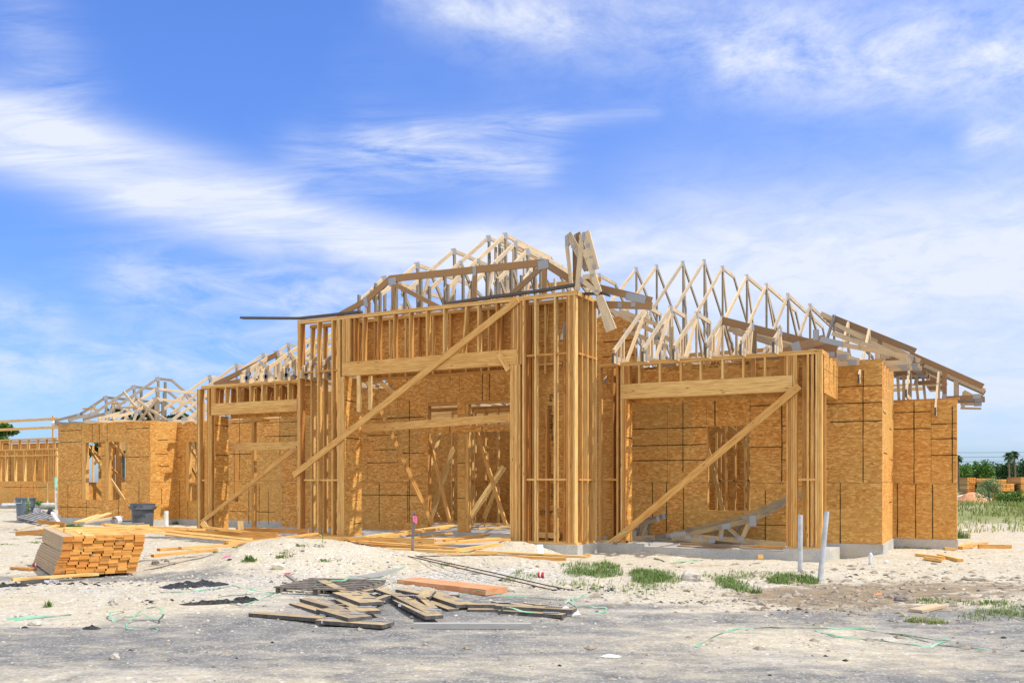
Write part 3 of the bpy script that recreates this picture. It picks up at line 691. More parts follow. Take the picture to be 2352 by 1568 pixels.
# garage frame
f3 = frame('garage_wall_frame', [((-17.55, -14.16), (VL, VL+SD), (ZG-.038, ZG)), ((-17.55, -14.16), (VL, VL+SD), (ZG-.078, ZG-.04)), ((-17.5, -17.07), (VL, VL+SD), (.001, .036), dict(wea=.3)),
                           ((-17.4, -14.16), (VL+.3, VL+.44), (ZG-.08, ZG-.02), dict(tone=.4))])
zt2 = ZG-.078
plies(f3, 'corner_post', UX(452.5, VL), 3, VL, zb, zt2, d=SD); stud(f3, UX(462, VL)+.05, VL+.2, zb, zt2, w=.1, tone=.4)
plies(f3, 'opening_post', UX(475.4, VL), 2, VL, zb, zt2); plies(f3, 'opening_post', UX(475.4, VL)+.078, 2, VL, zb, HZ(1.67)); plies(f3, 'cripple_post', UX(485, VL), 4, VL, HZ(1.95), zt2)
piece(f3, 'header_beam', (UX(484.8, VL), UX(682, VL)), (VL-.003, VL+SD), (HZ(1.67), HZ(1.815)), tone=.6); piece(f3, 'header_beam', (UX(484.8, VL), UX(682, VL)), (VL-.001, VL+SD), (HZ(1.817), HZ(1.955)), tone=.75)
for px in (516.4, 543.4, 572.6, 600.2, 630, 660.2): stud(f3, UX(px, VL), VL, HZ(1.957), zt2, name='cripple_stud')
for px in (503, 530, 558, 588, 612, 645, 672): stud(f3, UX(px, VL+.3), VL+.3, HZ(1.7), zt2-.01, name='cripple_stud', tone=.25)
piece(f3, 'blocking', (UX(463, VL), UX(475, VL)), (VL+.01, VL+.1), (1.25, 1.29)); piece(f3, 'tie_board', (UX(512, VL+.5), UX(684, VL+.5)), (VL+.5, VL+.54), (HZ(.80), HZ(.985)), tone=.75, along='x')
piece(f3, 'prop_post', (UX(577.5, 17.9), UX(577.5, 17.9)+.09), (17.9, 18.0), (-.1, HZ(1.62)), tone=.4, along='z'); piece(f3, 'prop_head', (UX(557, 17.9), UX(604, 17.9)), (17.9, 18.15), (HZ(1.60), HZ(1.70)), mi=4)
pseg(f3, 'diagonal_brace', PY(463, 1199, VL-.03), PY(682, 1027, VL-.03), .038, .10, tone=.5)
# porch frame
f4 = frame('porch_wall_frame', [((-7.10, -2.72), (VG, VG+SD), (ZG-.038, ZG)), ((-7.10, -2.72), (VG, VG+SD), (ZG-.078, ZG-.04)), ((-7.1, -6.51), (VG, VG+SD), (.001, .037), dict(wea=.3)), ((-3.35, -2.72), (VG, VG+SD), (.001, .037), dict(wea=.3)),
                          ((-2.72-SD, -2.72), (VG+SD, VM), (ZG-.038, ZG)), ((-2.72-SD, -2.72), (VG+SD, VM), (ZG-.078, ZG-.04)), ((-2.72-SD, -2.725), (VG+.2, VM), (HZ(1.64), HZ(1.68)))])
plies(f4, 'opening_post', UX(1416, VG), 1, VG, zb, zt2); plies(f4, 'opening_post', UX(1425.5, VG), 3, VG, zb, HZ(1.68)); plies(f4, 'cripple_post', UX(1425.5, VG), 5, VG, HZ(1.98), zt2)
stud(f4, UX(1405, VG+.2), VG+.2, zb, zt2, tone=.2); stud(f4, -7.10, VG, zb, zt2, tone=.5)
piece(f4, 'blocking', (UX(1386, VG), UX(1416, VG)), (VG+.01, VG+.1), (1.255, 1.293))
piece(f4, 'header_beam', (UX(1425, VG), UX(1820, VG)), (VG-.003, VG+SD), (HZ(1.68), HZ(1.975)), tone=.8)
for px in (1465.7, 1513, 1560.9, 1606.7, 1657, 1704.5, 1754.2): stud(f4, UX(px, VG), VG, HZ(1.977), zt2, name='cripple_stud', d=.09, tone=ru(.5, 1))
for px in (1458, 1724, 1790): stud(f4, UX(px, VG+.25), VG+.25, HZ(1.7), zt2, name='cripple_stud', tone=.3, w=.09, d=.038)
plies(f4, 'opening_post', UX(1806, VG), 4, VG, zb, HZ(1.68)); plies(f4, 'cripple_post', UX(1801, VG), 4, VG, HZ(1.977), zt2); plies(f4, 'opening_post', UX(1821, VG), 2, VG, zb, zt2)
stud(f4, UX(1842, VG+.16), VG+.16, zb, zt2, w=.14, d=.038, tone=.45); stud(f4, UX(1853, VG), VG, zb, zt2, tone=.7); stud(f4, UX(1862, VG), VG+.02, zb, zt2, tone=.5, w=.05)
plies(f4, 'corner_post', UX(1873, VG), 3, VG, zb, zt2)
piece(f4, 'blocking', (UX(1833, VG), UX(1873, VG)), (VG+.01, VG+.1), (1.25, 1.29))
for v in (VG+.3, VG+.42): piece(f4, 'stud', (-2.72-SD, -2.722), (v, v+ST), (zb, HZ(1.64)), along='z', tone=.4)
# braces nailed over the openings
pseg(f4, 'diagonal_brace', PY(1394, 1256, VG-.03), PY(1836, 886, VG-.03), .038, .13, tone=.45, wea=.05)
pseg(f, 'diagonal_brace', PY(674, 1091, VP_-.03), PY(1190, 688, VP_-.03), .038, .135, tone=.62)
pseg(f, 'tie_board', PY(833, 984, VB+.05), PY(1169, 959, VB+.05), .04, .17, tone=.72)
pseg(f, 'diagonal_brace', PY(841, 870, VP_+.9), PY(994, 1205, 18.6), .05, .1, tone=.4); pseg(f, 'hanging_board', PY(1145, 812, VP_-.02), PY(1168, 850, VP_-.02), .04, .11, tone=.75)
pseg(f, 'hanging_board', PY(864, 868, VP_+.7), PY(912, 910, VP_+.9), .04, .1, tone=.9, wea=.3)
pseg(f, 'tie_board', PY(833, 1027, VB+.06), PY(857, 1026, VB+.06), .08, .15, tone=.4)
# stamps printed on the boards
sh = back(VG+.355, -6.3, -3.3, HZ(2.0), HZ(2.02))
def st_y(t, px, py, v, sz, **k): stamp(t, PY(px, py, v)-Vector((0, .006, 0)), sz, 'y', f4, **k)
v_ = VG+.36
st_y('Ge', 1459, 849, v_, .09); st_y('a-Pacific', 1480, 849, v_, .085); st_y('APA', 1632, 838, v_, .1); st_y('MILL 000', 1628, 845, v_, .05)
for px, py in ((1504, 834), (1536, 840), (1588, 838), (1700, 834)):
    for k_ in range(3): st_y('STRUCTURAL USE', px, py+k_*5, v_, .034)
st_y('APA  THE ENGINEERED', 1666, 833, v_, .045); st_y('WOOD ASSOCIATION', 1666, 839, v_, .045); st_y('APA  SHEATHING', 1740, 848, v_, .05)
vb = VB+.006
for t, px, py, sz in (('Ge  gia-Pacific', 1262, 905, .13), ('APA', 1268, 1000, .12), ('RATED SHEATHING', 1262, 1040, .05), ('RATED SHEATHING', 1266, 960, .05), ('24/16  EXPOSURE 1', 1266, 1088, .07), ('III II', 1262, 975, .12)):
    p = PY(px, py, vb); stamp(t, p, sz, 'y', f2, rot=R_(-90))
for k_ in range(4): st_y('SIZED FOR SPACING', 1240, 1174+k_*3, VB-.02+.006 if 0 else VB+.004, .03)
for t, px, py, v2 in (('A', 1213, 950, VB-SD-.004), ('K', 1214, 985, VB-SD-.004)): stamp('I', PY(px, py, v2), .12, 'y', f2, matn='orange_ink')

# ================================================================== ROOF
def truss_parts(name, members, plates, parent, plane='x', c=0.0, th=.038, wea=.25, tone=None, pw=.16, mats=None, **props):
    """members: ((a,z),(b,z)[,depth[,wea]]) in a vertical plane, wea is weathering plus painted shade; plates: (a,z,w,h,ang) both faces"""
    mb = MB(); toP = (lambda a, z, o=0: (c+o, a, z)) if plane == 'x' else (lambda a, z, o=0: (a, c+o, z))
    for i, m_ in enumerate(members):
        dd = m_[2] if len(m_) > 2 and m_[2] else .089; we = m_[3] if len(m_) > 3 else wea+ru(-.05, .28)
        dx, dz = m_[1][0]-m_[0][0], m_[1][1]-m_[0][1]; up = (0, 0, 1) if abs(dz) < 3*abs(dx) else ((0, 1, 0) if plane == 'x' else (1, 0, 0))
        mb.seg(toP(*m_[0], (i % 3)*.0012), toP(*m_[1], (i % 3)*.0012), th-(i % 2)*.0015, dd, up, tone=tone if tone is not None else ru(.45, 1), wea=max(0, we), end=0)
    o = mb.build(name, mats or OLD, parent, **props)
    if plates:
        for (a, z, w, h, an) in plates:
            pb = MB(); ca_, sa = math.cos(an), math.sin(an); col = (.5, 0, .5)
            for off in (-(th/2+.004), th/2+.004):
                e = [(-w/2, -h/2), (w/2, -h/2), (w/2, h/2), (-w/2, h/2)]
                pts = [toP(a+x*ca_-y*sa, z+x*sa+y*ca_, off) for x, y in e]
                pb.face(pts, [(0, 0), (w, 0), (w, h), (0, h)], col, 0)
            pb.build('nail_plate', 'zinc', o)
    return o
PT = 2/3
def hip_truss(u, v0, z0, vk, zk, vp, zp, vf, vb, zb_, wea=.3, webs=3, plates=True, tail=True, bot=None, heel=False, name='roof_truss'):
    """front rafter v0,z0 > kink vk,zk > peak vp,zp, flat (or ridge) to vf, rear rafter down to vb,zb_"""
    mem = []; pl = []
    if vk is not None:
        mem.append(((v0, z0), (vk+.05, zk+.02))); pl.append((vk, zk, .30, .09, math.atan2(zk-z0, vk-v0))); s0 = (vk, zk)
    else: s0 = (v0, z0)
    mem.append((s0, (vp, zp)))
    an = math.atan2(zp-s0[1], vp-s0[0])
    if vf > vp+.1: mem.append(((vp, zp), (vf, zp)))
    mem.append(((vf, zp), (vb, zb_), .089, .66))  # rear rafter kept dark: shade of its underside put into the colour
    zbt = bot if bot is not None else min(s0[1], zb_)+.02
    vbs = v0+.02; mem.append(((vbs, zbt), (min(vb-.3, vp+7), zbt), .089))
    # webs, darkened in colour to look shaded
    mem.append(((vp+.03, zp-.05), (vp+.03, zbt), .089, .72))
    if webs > 1 and vp-s0[0] > 1.0:
        q1 = s0[0]+(vp-s0[0])*.52; zq = s0[1]+(zp-s0[1])*.52
        mem.append(((q1, zq), (vp-.02, zbt+.03), .089, .6)); mem.append(((q1, zq-.03), (s0[0]+(vp-s0[0])*.30, zbt+.02), .089, .5))
        pl.append((q1, zq-.02, .13, .10, 0))
    if webs > 2: mem.append(((vp+.05, zp-.08), (vp+(vf-vp)*.5+.7, zbt)));
    if heel:
        mem.append(((v0+.0, z0-.02), (v0, z0-.22), .15, 0)); mem.append(((v0+.02, z0-.17), (v0+.62, z0-.17), .089, 0)); mem.append(((v0+.45, z0+.20), (v0+.45, z0-.15), .07)); mem.append(((v0+.62, z0+.30), (v0+.62, z0-.15), .07))
        pl.append((v0+.10, z0-.06, .075, .26, 0)); pl.append((v0+.4, z0-.12, .06, .14, 0))
    pl.append((vp, zp-.02, .17, .16, an*.5)); pl.append((s0[0]+.12, zbt+.03, .22, .085, .15))
    return truss_parts(name, mem, pl if plates else [], house, 'x', u, wea=wea)
H = HZ
# main roof over the right half: ridge truss row and the stepped hip
mr = [(-9.0, 24.6, 6.1), (-8.39, 24.6, 6.1), (-7.62, 24.6, 6.12), (-7.01, 24.58, 6.09), (-6.35, 24.0, 5.72), (-5.55, 23.35, 5.27), (-4.92, 22.73, 4.86), (-4.28, 22.1, 4.44), (-3.67, 21.49, 4.03), (-3.06, 20.9, 3.63)]
for i, (u, v, h) in enumerate(mr):
    vf = v if h > 6 else 24.6+(24.6-v)
    if i == 9:
        hip_truss(u, 18.75, H(2.2), None, 0, v, H(h), vf, 30.4, H(2.3), wea=.75, webs=1)
        continue
    hip_truss(u, 18.8, H(2.24), None, 0, v, H(h), vf, 30.4, H(2.25), wea=ru(.22, .42), webs=3 if i > 1 else 1)
hip_truss(-9.65, 19.3, H(3.0), None, 0, 23.4, H(5.75), 24.6, 30.4, H(2.3), webs=2); hip_truss(-10.3, 20, H(3.5), None, 0, 24.2, H(5.95), 24.6, 30.4, H(2.3), webs=1)
# porch roof: small front trusses with boxed heels
pr = [(-6.65, 18.8, 3.83, 19.75, 3.83), (-6.03, 18.6, 3.70, 19.6, 3.7), (-5.41, 18.4, 3.49, 19.4, 3.49), (-4.78, 18.08, 3.29, 19.2, 3.29), (-4.12, 17.76, 3.04, 19, 3.04), (-3.52, 17.45, 2.86, 18.9, 2.86)]
for i, (u, v, h, vf, hf) in enumerate(pr):
    mem = [((16.9, H(2.60)), (v, H(h))), ((v, H(h)), (vf, H(h)-.02)), ((vf, H(h)), (vf, H(2.45)), .089, .6), ((v, H(h)-.05), (v+.02, H(2.5)), .089, .5), ((v-.02, H(h)-.1), (17.6, H(2.48)), .089, .15),
           ((16.95, H(2.46)), (18.9, H(2.46))), ((v+.02, H(h)-.08), (18.9, H(2.5)), .08, .6), ((17.25, H(2.84)), (17.25, H(2.48)), .06, .1), ((17.42, H(2.95)), (17.42, H(2.48)), .06, .1),
           ((16.86, H(2.44)), (17.26, H(2.44)), .15, .18), ((16.845, H(2.36)), (16.845, H(2.56)), .03, 1.0)]
    if i > 3: mem = mem[:1]+mem[4:6]+mem[7:]
    truss_parts('roof_truss', mem, [(v, H(h)-.02, .15, .15, .3), (17.02, H(2.50), .07, .24, 0), (17.27, H(2.47), .05, .13, 0)], house, 'x', u, wea=.42)
# hip jacks over the porch, running down to the right
def jack(v, u0, h0, u1, h1, tail=.0, uk=None, hk=None, wea=.3, botl=.8, plates=True, vert=True, d=.10, bh=None, tone=None):
    mem = []; pl = []
    if uk is not None: mem += [((u0, H(h0)), (uk, H(hk)), d), ((uk, H(hk)), (u1, H(h1)), d)]
    else: mem.append(((u0, H(h0)), (u1, H(h1)), d))
    b = (h1-.06) if bh is None else bh
    mem.append(((u1-botl, H(b)), (u1+.0, H(b)), .089)); pl.append((u1-.12, H(b+.015), .16, .10, 0))
    if vert: mem += [((u1-botl+.05, H(b)+.02), (u1-botl+.05, H(h1+(h0-h1)*botl/max(.3, u1-u0))-.03), .089)]; pl.append((u1-botl+.05, H(b)+.03, .075, .13, 0))
    return truss_parts('jack_truss', mem, pl if plates else [], house, 'y', v, wea=wea, tone=tone, mats=DARK if (tone is not None and tone < .45) else OLD)
jack(18.0, -4.78, 3.24, -2.58, 2.50, botl=1.6, wea=.35, d=.15, tone=.3, bh=2.40)
for v, u1, h1 in ((18.45, -2.42, 2.44), (18.9, -2.30, 2.38), (19.3, -2.2, 2.34), (19.7, -2.15, 2.3)): jack(v, -4.6, 3.2, u1, h1, botl=.75, wea=.15, bh=h1-.04)
for v in (18.25, 18.65): jack(v, -4.7, 3.1, -3.1, 2.5, botl=.5, wea=.4, plates=False, vert=False)
# loose-looking girder end blocks with plates at the porch corner
truss_parts('girder_end', [((-3.5, H(2.46)), (-2.75, H(2.66)), .17, .35)], [(-3.25, H(2.52), .16, .24, .3), (-2.62, H(2.6), .42, .10, -.3), (-2.9, H(2.75), .10, .2, 0), (-3.6, H(2.5), .09, .12, 0)], house, 'y', 17.62, th=.05, tone=.6, mats=DARK)
# hip end to the right, front and rear sets of jacks
jack(20.9, -3.06, 3.60, -1.42, 2.76, botl=.75, wea=.25, d=.13, tone=.2, bh=2.60)
for i in range(6):
    v = 21.3+i*.45; jack(v, -3.4, 3.8, -1.36+.012*i, 2.60, botl=.72, wea=ru(.1, .5), bh=2.50, d=.1, tone=ru(.1, .8), plates=i < 6)
for i, v in enumerate((19.35, 19.9, 20.4)): jack(v, -2.95, 2.74+.26*i+.12, -1.46, 2.46, botl=.6, wea=.2, bh=2.36, d=.09, plates=i > 0)
# right wing roof
wr = [(-1.75, 22.1, 2.75), (-1.3, 21.7, 2.45)]
jack(22.0, -1.62, 2.86, -.16, 2.06, botl=.80, wea=.2, d=.12, tone=.3, bh=1.84)
for i in range(7):
    v = 22.45+i*.5; jack(v, -2.2, 3.1, -.13 if i < 2 else -1.0, 2.0 if i < 2 else 2.45, botl=.62 if i < 3 else .4, wea=ru(.15, .5), bh=1.84 if i < 2 else 2.35, d=.10, plates=i < 2, tone=ru(.1, .9))
q1_, q2_, q3_, q4_ = PY(2213, 899, 23.5), PY(2255, 921, 23.5), PY(2206, 936, 23.5), PY(2254, 937, 23.5)
truss_parts('jack_truss', [((q1_.x, q1_.z), (q2_.x, q2_.z)), ((q3_.x, q3_.z-.01), (q4_.x, q4_.z-.01), .05), ((q3_.x, q3_.z+.1), (q4_.x, q2_.z-.05)), ((q1_.x+.02, q1_.z), (q3_.x+.05, q3_.z), .08)], [(q2_.x-.08, q2_.z-.06, .16, .1, 0)], house, 'y', 23.5)
for i, (px, y0, y1) in enumerate(((2062, 868, 920), (2076, 860, 920), (2090, 880, 918), (2103, 862, 918), (2120, 865, 918))):
    a, b_ = PY(px, y0, 22+i*.4), PY(px+ru(-5, 8), y1, 22+i*.4); truss_parts('truss_web', [((a.x, a.z), (b_.x, b_.z), .06, .45)], [], house, 'y', 22+i*.4)
for u, v0, v1, h in ((-1.05, 21.1, 22.6, 2.55), (-1.62, 21.15, 22.4, 2.8), (-2.3, 18.85, 20.6, 3.25), (-2.75, 18.8, 20.8, 3.45)):
    truss_parts('roof_truss', [((v0, H(h-.05-PT*(v1-v0))), (v1, H(h))), ((v0+.02, H(h-.1-PT*(v1-v0))), (v1, H(h-.1-PT*(v1-v0)))), ((v1, H(h)), (v1+.03, H(h-.1-PT*(v1-v0))), .08, .5), ((v0-.01, H(h-.14-PT*(v1-v0))), (v0-.01, H(h+.03-PT*(v1-v0))), .03, 1.0)], [], house, 'x', u, wea=.12)
for pts in (((-1.95, -.6), 21.5, 1.78),): piece(house, 'top_plate', pts[0], (pts[1]-.04, pts[1]+.1), (H(pts[2])-.02, H(pts[2])+.018), tone=.4)
piece(house, 'top_plate', (-7.0, -1.89), (VM+.02, VM+.16), (ZG-.037, ZG+.002), tone=.5); piece(house, 'top_plate', (-28.6, -24.05), (VW+.02, VW+.16), (ZW-.037, ZW+.002), tone=.5); piece(house, 'top_plate', (-24.0, -17.3), (VR+.02, VR+.16), (ZW-.037, ZW+.002), tone=.5)
piece(house, 'top_plate', (-13.79, -7.0), (VM+.02, VM+.16), (ZP-.037, ZP+.004), tone=.3); piece(house, 'top_plate', (-17.3, -13.8), (VM+.02, VM+.16), (ZG-.037, ZG+.002), tone=.5)
for z in (H(3.02),): piece(house, 'lateral_brace', (-6.6, -2.9), (19.4, 19.44), (H(2.58), H(2.67)), along='x', tone=.7)
piece(house, 'lateral_brace', (-6.9, -3.2), (22.6, 22.64), (H(3.2), H(3.3)), along='x', tone=.5)
# entry roof: stepped hip seen above the tall wall
er = [(-12.45, 18.54, 5.33), (-11.76, 19.13, 5.72), (-11.1, 19.71, 6.10), (-10.62, 19.70, 6.10), (-10.0, 19.05, 5.67), (-9.38, 18.46, 5.28), (-8.8, 17.95, 4.9), (-13.05, 18.0, 4.95)]
for u, v, h in er:
    hip_truss(u, 16.9, H(4.22 if v > 18 else 4.1), None, 0, v, H(h), v+2.6, v+6.5, H(3.9), wea=.22, webs=2, bot=H(3.8))
    for k_, vv in enumerate((16.95, 17.6)):
        hh = 4.3+PT*(vv-16.95); truss_parts('truss_web', [((vv, H(min(hh, 4.7)+.05)), (vv, H(3.75)), .08, .78)], [], house, 'x', u+.05)
hip_truss(-10.85, 19.6, H(5.9), None, 0, 19.8, H(6.05), 24, 24.4, H(5.9), webs=1, plates=False, bot=H(4.2))
for u, v in ((-11.0, 19.9), (-10.9, 20.1), (-10.7, 20.3), (-10.35, 20.2), (-11.35, 20.2), (-9.9, 20), (-9.5, 20.2), (-12.4, 20.6), (-12.3, 20.9), (-9.0, 19.6), (-8.7, 19.4), (-8.3, 19.6)):
    truss_parts('truss_web', [((v, H(5.9 if abs(u+10.85) < .7 else 5.0 if abs(u+10.85) < 1.4 else 4.6)), (v, H(3.6)), .089, .4)], [], house, 'x', u)
for v, h, a, b_ in ((20.5, 4.9, -10.9, -8.4), (20.7, 4.45, -12.5, -10.5)): piece(house, 'lateral_brace', (a, b_), (v, v+.038), (H(h), H(h)+.09), along='x', tone=.5)
# front hip girder with flared tails
gm = [((-13.45, H(3.86)), (-12.67, H(4.13)), .12), ((-12.67, H(4.12)), (-11.92, H(4.59)), .14), ((-11.94, H(4.57)), (-8.10, H(4.50)), .15), ((-8.12, H(4.50)), (-7.49, H(4.07)), .14), ((-7.49, H(4.07)), (-6.85, H(3.84)), .12), ((-6.9, H(3.86)), (-5.80, H(3.50)), .14),
      ((-7.0, H(3.54)), (-5.79, H(3.40)), .14), ((-11.86, H(4.5)), (-11.86, H(3.75)), .11), ((-12.55, H(4.1)), (-12.55, H(3.75)), .09), ((-11.80, H(4.42)), (-10.55, H(3.76)), .10), ((-9.75, H(4.5)), (-9.75, H(3.75)), .10), ((-9.1, H(3.76)), (-8.15, H(4.42)), .11), ((-8.10, H(4.45)), (-8.10, H(3.75)), .11)]
truss_parts('hip_girder', gm, [(-11.88, H(4.50), .21, .17, .1), (-12.62, H(4.10), .11, .22, .2), (-9.75, H(4.5), .085, .20, 0), (-8.12, H(4.46), .24, .18, .1), (-7.5, H(4.03), .09, .1, .3), (-6.12, H(3.585), .42, .15, -.27), (-6.45, H(3.47), .085, .1, 0), (-6.17, H(3.46), .09, .09, 0), (-6.85, H(3.5), .1, .09, 0)], house, 'y', 16.72, wea=.12, tone=.5, mats=DARK)
truss_parts('jack_truss', [((-7.6, H(3.9)), (-6.0, H(3.0)), .09, .05), ((-7.2, H(3.75)), (-6.2, H(3.32)), .09, .05), ((-7.1, H(3.32)), (-6.1, H(2.88)), .09, .05), ((-6.0, H(3.3)), (-6.0, H(2.7)), .08, .1)], [(-6.35, H(3.1), .1, .1, 0), (-6.03, H(2.95), .06, .2, 0)], house, 'y', 18.6)
for i in range(7): truss_parts('truss_web', [((19.2+i*.1, H(3.05)), (19.2, H(2.5)), .05, .3)], [], house, 'x', -6.9+i*.16)
# dark thin boards lying along the top plate
mb = MB(); P0 = [PY(555, 730, 16.5), PY(690, 731, 16.45), PY(830, 716, 16.42)]; 
mb.seg(P0[0], P0[1], .12, .05, tone=.1, wea=1.0); mb.seg(P0[1], P0[2], .12, .05, tone=.1, wea=1.0); mb.build('edge_board', WOOD, house)
mb = MB(); P0 = [PY(1030, 697, 16.35), PY(1130, 682, 16.32), PY(1240, 668, 16.3), PY(1334, 652, 16.3)]
for a, b_ in zip(P0, P0[1:]): mb.seg(a, b_, .09, .055, tone=.1, wea=1.0)
mb.build('edge_board', WOOD, house)
mb = MB(); P0 = [PY(1336, 675, 16.5), PY(1385, 674, 16.5), PY(1400, 679, 16.5)]
for a, b_ in zip(P0, P0[1:]): mb.seg(a, b_, .09, .04, tone=.1, wea=1.0)
mb.build('edge_board', WOOD, house)
# garage roof
gt = [(-15.85, 17.31, 3.24), (-15.24, 17.95, 3.65), (-14.61, 18.5, 4.05), (-14.0, 19.1, 4.4), (-13.6, 19.6, 4.6)]
for u, v, h in gt: hip_truss(u, 16.15, H(2.60), None, 0, v, H(h), v+2.2, v+4.5, H(2.6), wea=.08, webs=2, bot=H(2.48), heel=True)
ga_, gb_ = PY(492, 884, 17.0), PY(637, 813, 17.0)
truss_parts('hip_girder', [((ga_.x, ga_.z), (gb_.x, gb_.z), .12, .3), ((ga_.x+.1, ga_.z), (gb_.x-.5, ga_.z+.12), .10, .3)], [((ga_.x+gb_.x)/2+.1, (ga_.z+gb_.z)/2-.1, .14, .13, .4)], house, 'y', 17.0, tone=.4, mats=DARK)
# left main roof and left wing roof
lm = [(-25.6, 24.4, 3.91), (-24.9, 25.04, 4.36), (-24.2, 25.7, 4.79), (-23.5, 26.3, 5.2), (-22.9, 26.7, 5.4), (-22.2, 26.7, 5.4), (-21.5, 26.7, 5.4), (-20.8, 26.7, 5.4), (-20.1, 26.7, 5.4)]
for u, v, h in lm:
    hip_truss(u, 21.2 if u > -24.4 else 22.0, H(1.93 if u > -24.4 else 2.35), None, 0, v, H(h), v+.4+max(0, (26.3-v)*1.8), 31.5, H(2.1), wea=ru(.1, .5), webs=3, bot=H(2.06))
lwr = [(-28.2, 21.97, 3.05, .7), (-27.5, 22.6, 3.46, .6), (-26.75, 23.03, 3.76, .65), (-26.0, 22.33, 3.29, .15), (-25.3, 21.66, 2.85, .1)]
for u, v, h, w_ in lwr:
    hip_truss(u, 19.98, H(2.09), 20.94, H(2.37), v, H(h), v+(23.1-v)*2+.5, 26.5, H(2.1), wea=w_, webs=2, bot=H(2.02))
    truss_parts('truss_web', [((v+.3, H(h-.1)), (v+.3, H(2.05)), .1, .8)], [], house, 'x', u+.05)
for a, b_, v, h in ((-28.1, -27.5, 20.95, 2.55), (-27.45, -26.8, 21.6, 2.75), (-26.7, -26.05, 21.2, 2.55), (-25.95, -25.35, 20.95, 2.5)): piece(house, 'blocking', (a, b_), (v, v+.09), (H(h), H(h)+.038), along='x', tone=.7)
truss_parts('jack_truss', [((-25.6, H(2.75)), (-24.2, H(2.05)), .09, .1), ((-26.3, H(3.1)), (-25.2, H(2.1)), .09, .5), ((-25.5, H(2.1)), (-24.6, H(2.8)), .09, .2)], [(-24.4, H(2.05), .2, .1, 0)], house, 'y', 21.2)
wb = MB(); c0 = PX(130, 972, -28.35); wb.lathe((c0.x, c0.y-.05, c0.z-.1), [(.0, 0), (.10, .02), (.13, .1), (.08, .19), (0, .2)], 9); wb.build('wrapped_tail', 'white_cloth', house)
# interior
def inner(name, v, us, z1, w=ST, d=.09, **k):
    mb = MB()
    for u in us: mb.box((u, u+w), (v, v+d), (.02, z1), along='z', tone=ru(.45, 1))  # pale tones: brightness of sunlit studs put into the wood colour
    o = mb.build(name, WOOD, house, **k); return o
def ustep(a, b_, s_): return [a+i*s_ for i in range(int((b_-a)/s_)+1)]
osb_wall('rear_wall', 'y', 30.9, -23.9, -1.7, 0, HZ(2.4)); inner('interior_studs', 30.7, ustep(-23.5, -2, .6), HZ(2.2), kind='stuff')
for i_ in range(30): piece(house, 'truss_heel', (-23.5+i_*.5, -23.12+i_*.5), (30.2, 30.25), (HZ(2.58+ru(-.05, .05)), HZ(2.86)), tone=ru(.5, 1), wea=ru(.2, .6), along='x')
piece(house, 'fascia_board', (-23.9, -1.7), (31.3, 31.34), (HZ(2.42), HZ(2.56)), along='x', tone=.9, wea=.4); piece(house, 'fascia_board', (-23.9, -1.7), (30.6, 30.64), (HZ(2.98), HZ(3.06)), along='x', tone=.9, wea=.4)
for i_ in range(40): piece(house, 'truss_tail', (-23.5+i_*.3, -23.4+i_*.3), (30.9, 30.95), (HZ(2.6), HZ(3.1)), tone=ru(.3, 1), wea=ru(.1, .6), along='z')
if 1: pass; piece(house, 'lateral_brace', (-17.3, -1.7), (28.3, 28.34), (HZ(2.62), HZ(2.72)), along='x', tone=.9)
inner('interior_studs', 21.4, ustep(-12.6, -8.2, .405)+[-10.2, -10.16, -9.2], 3.2, kind='stuff'); inner('interior_studs', 23.6, ustep(-14.6, -9, .405)+[-12.0, -11.6, -11.56], 3.3, kind='stuff')
inner('interior_studs', 20.9, ustep(-6.6, -2.1, .33), 3.4, kind='stuff'); inner('interior_studs', 22.6, ustep(-7.6, -2.6, .24), 3.4, kind='stuff')
osb_wall('interior_sheathing', 'y', 24.0, -17, -9.5, 0, 2.8); osb_wall('interior_sheathing', 'y', 23.2, -8, -2.6, 0, 3.3)
fi = frame('interior_frame', [((-14.0, -8.0), (21.4, 21.49), (3.2, 3.28)), ((-14.6, -9), (23.6, 23.69), (3.3, 3.38)), ((-12.6, -8.2), (21.38, 21.5), (1.24, 1.278)), ((-6.6, -2.0), (20.9, 20.99), (1.24, 1.278)), ((-15, -9), (23.58, 23.7), (1.24, 1.278)),
                              ((-10.2, -9.1), (21.35, 21.45), (2.55, 2.85), dict(tone=.5)), ((-7, -2), (20.9, 20.99), (3.4, 3.48))])
for u in np.arange(-14, -8, .61): truss_parts('roof_truss', [((19.4, 3.62), (25, 3.62)), ((19.4, 3.9), (25, 4.4), .089, .3)], [], house, 'x', float(u), wea=.2)
for p0, p1, w_ in ((PY(1617/1.6429, 1, 19.0), None, 0),): pass
def crop(X, Y): return (1580+X*.37)/1.6429, (1480+Y*.37)/1.6429
def ibr(x0, y0, x1, y1, v0, v1, w=.04, d=.1, **k):
    pseg(fi, 'diagonal_brace', PY(*crop(x0, y0), v0), PY(*crop(x1, y1), v1), w, d, **k)
jb = MB()
o_ = frame('entry_door_frame', [((u_l-.04, u_l+.0), (VM+.013, VM+.15), (0, door_top)), ((u_l, -8.15), (VM+.013, VM+.15), (door_top-.08, door_top))])
ct = PY(1059, 985, VM)
osb_wall('door_post_sheathing', 'y', VM-.0, UX(1050.7, VM), UX(1068, VM), -.02, door_top-.01, [], [(UX(1050.7, VM), PY(1059, 1063, VM).z, UX(1068, VM), PY(1059, 1063, VM).z), (UX(1050.7, VM), PY(1059, 1144, VM).z, UX(1068, VM), PY(1059, 1144, VM).z)])
piece(o_, 'door_post', (UX(1051, VM), UX(1075, VM)), (VM+.013, VM+.15), (.0, door_top-.08), along='z', tone=.6, end=1)
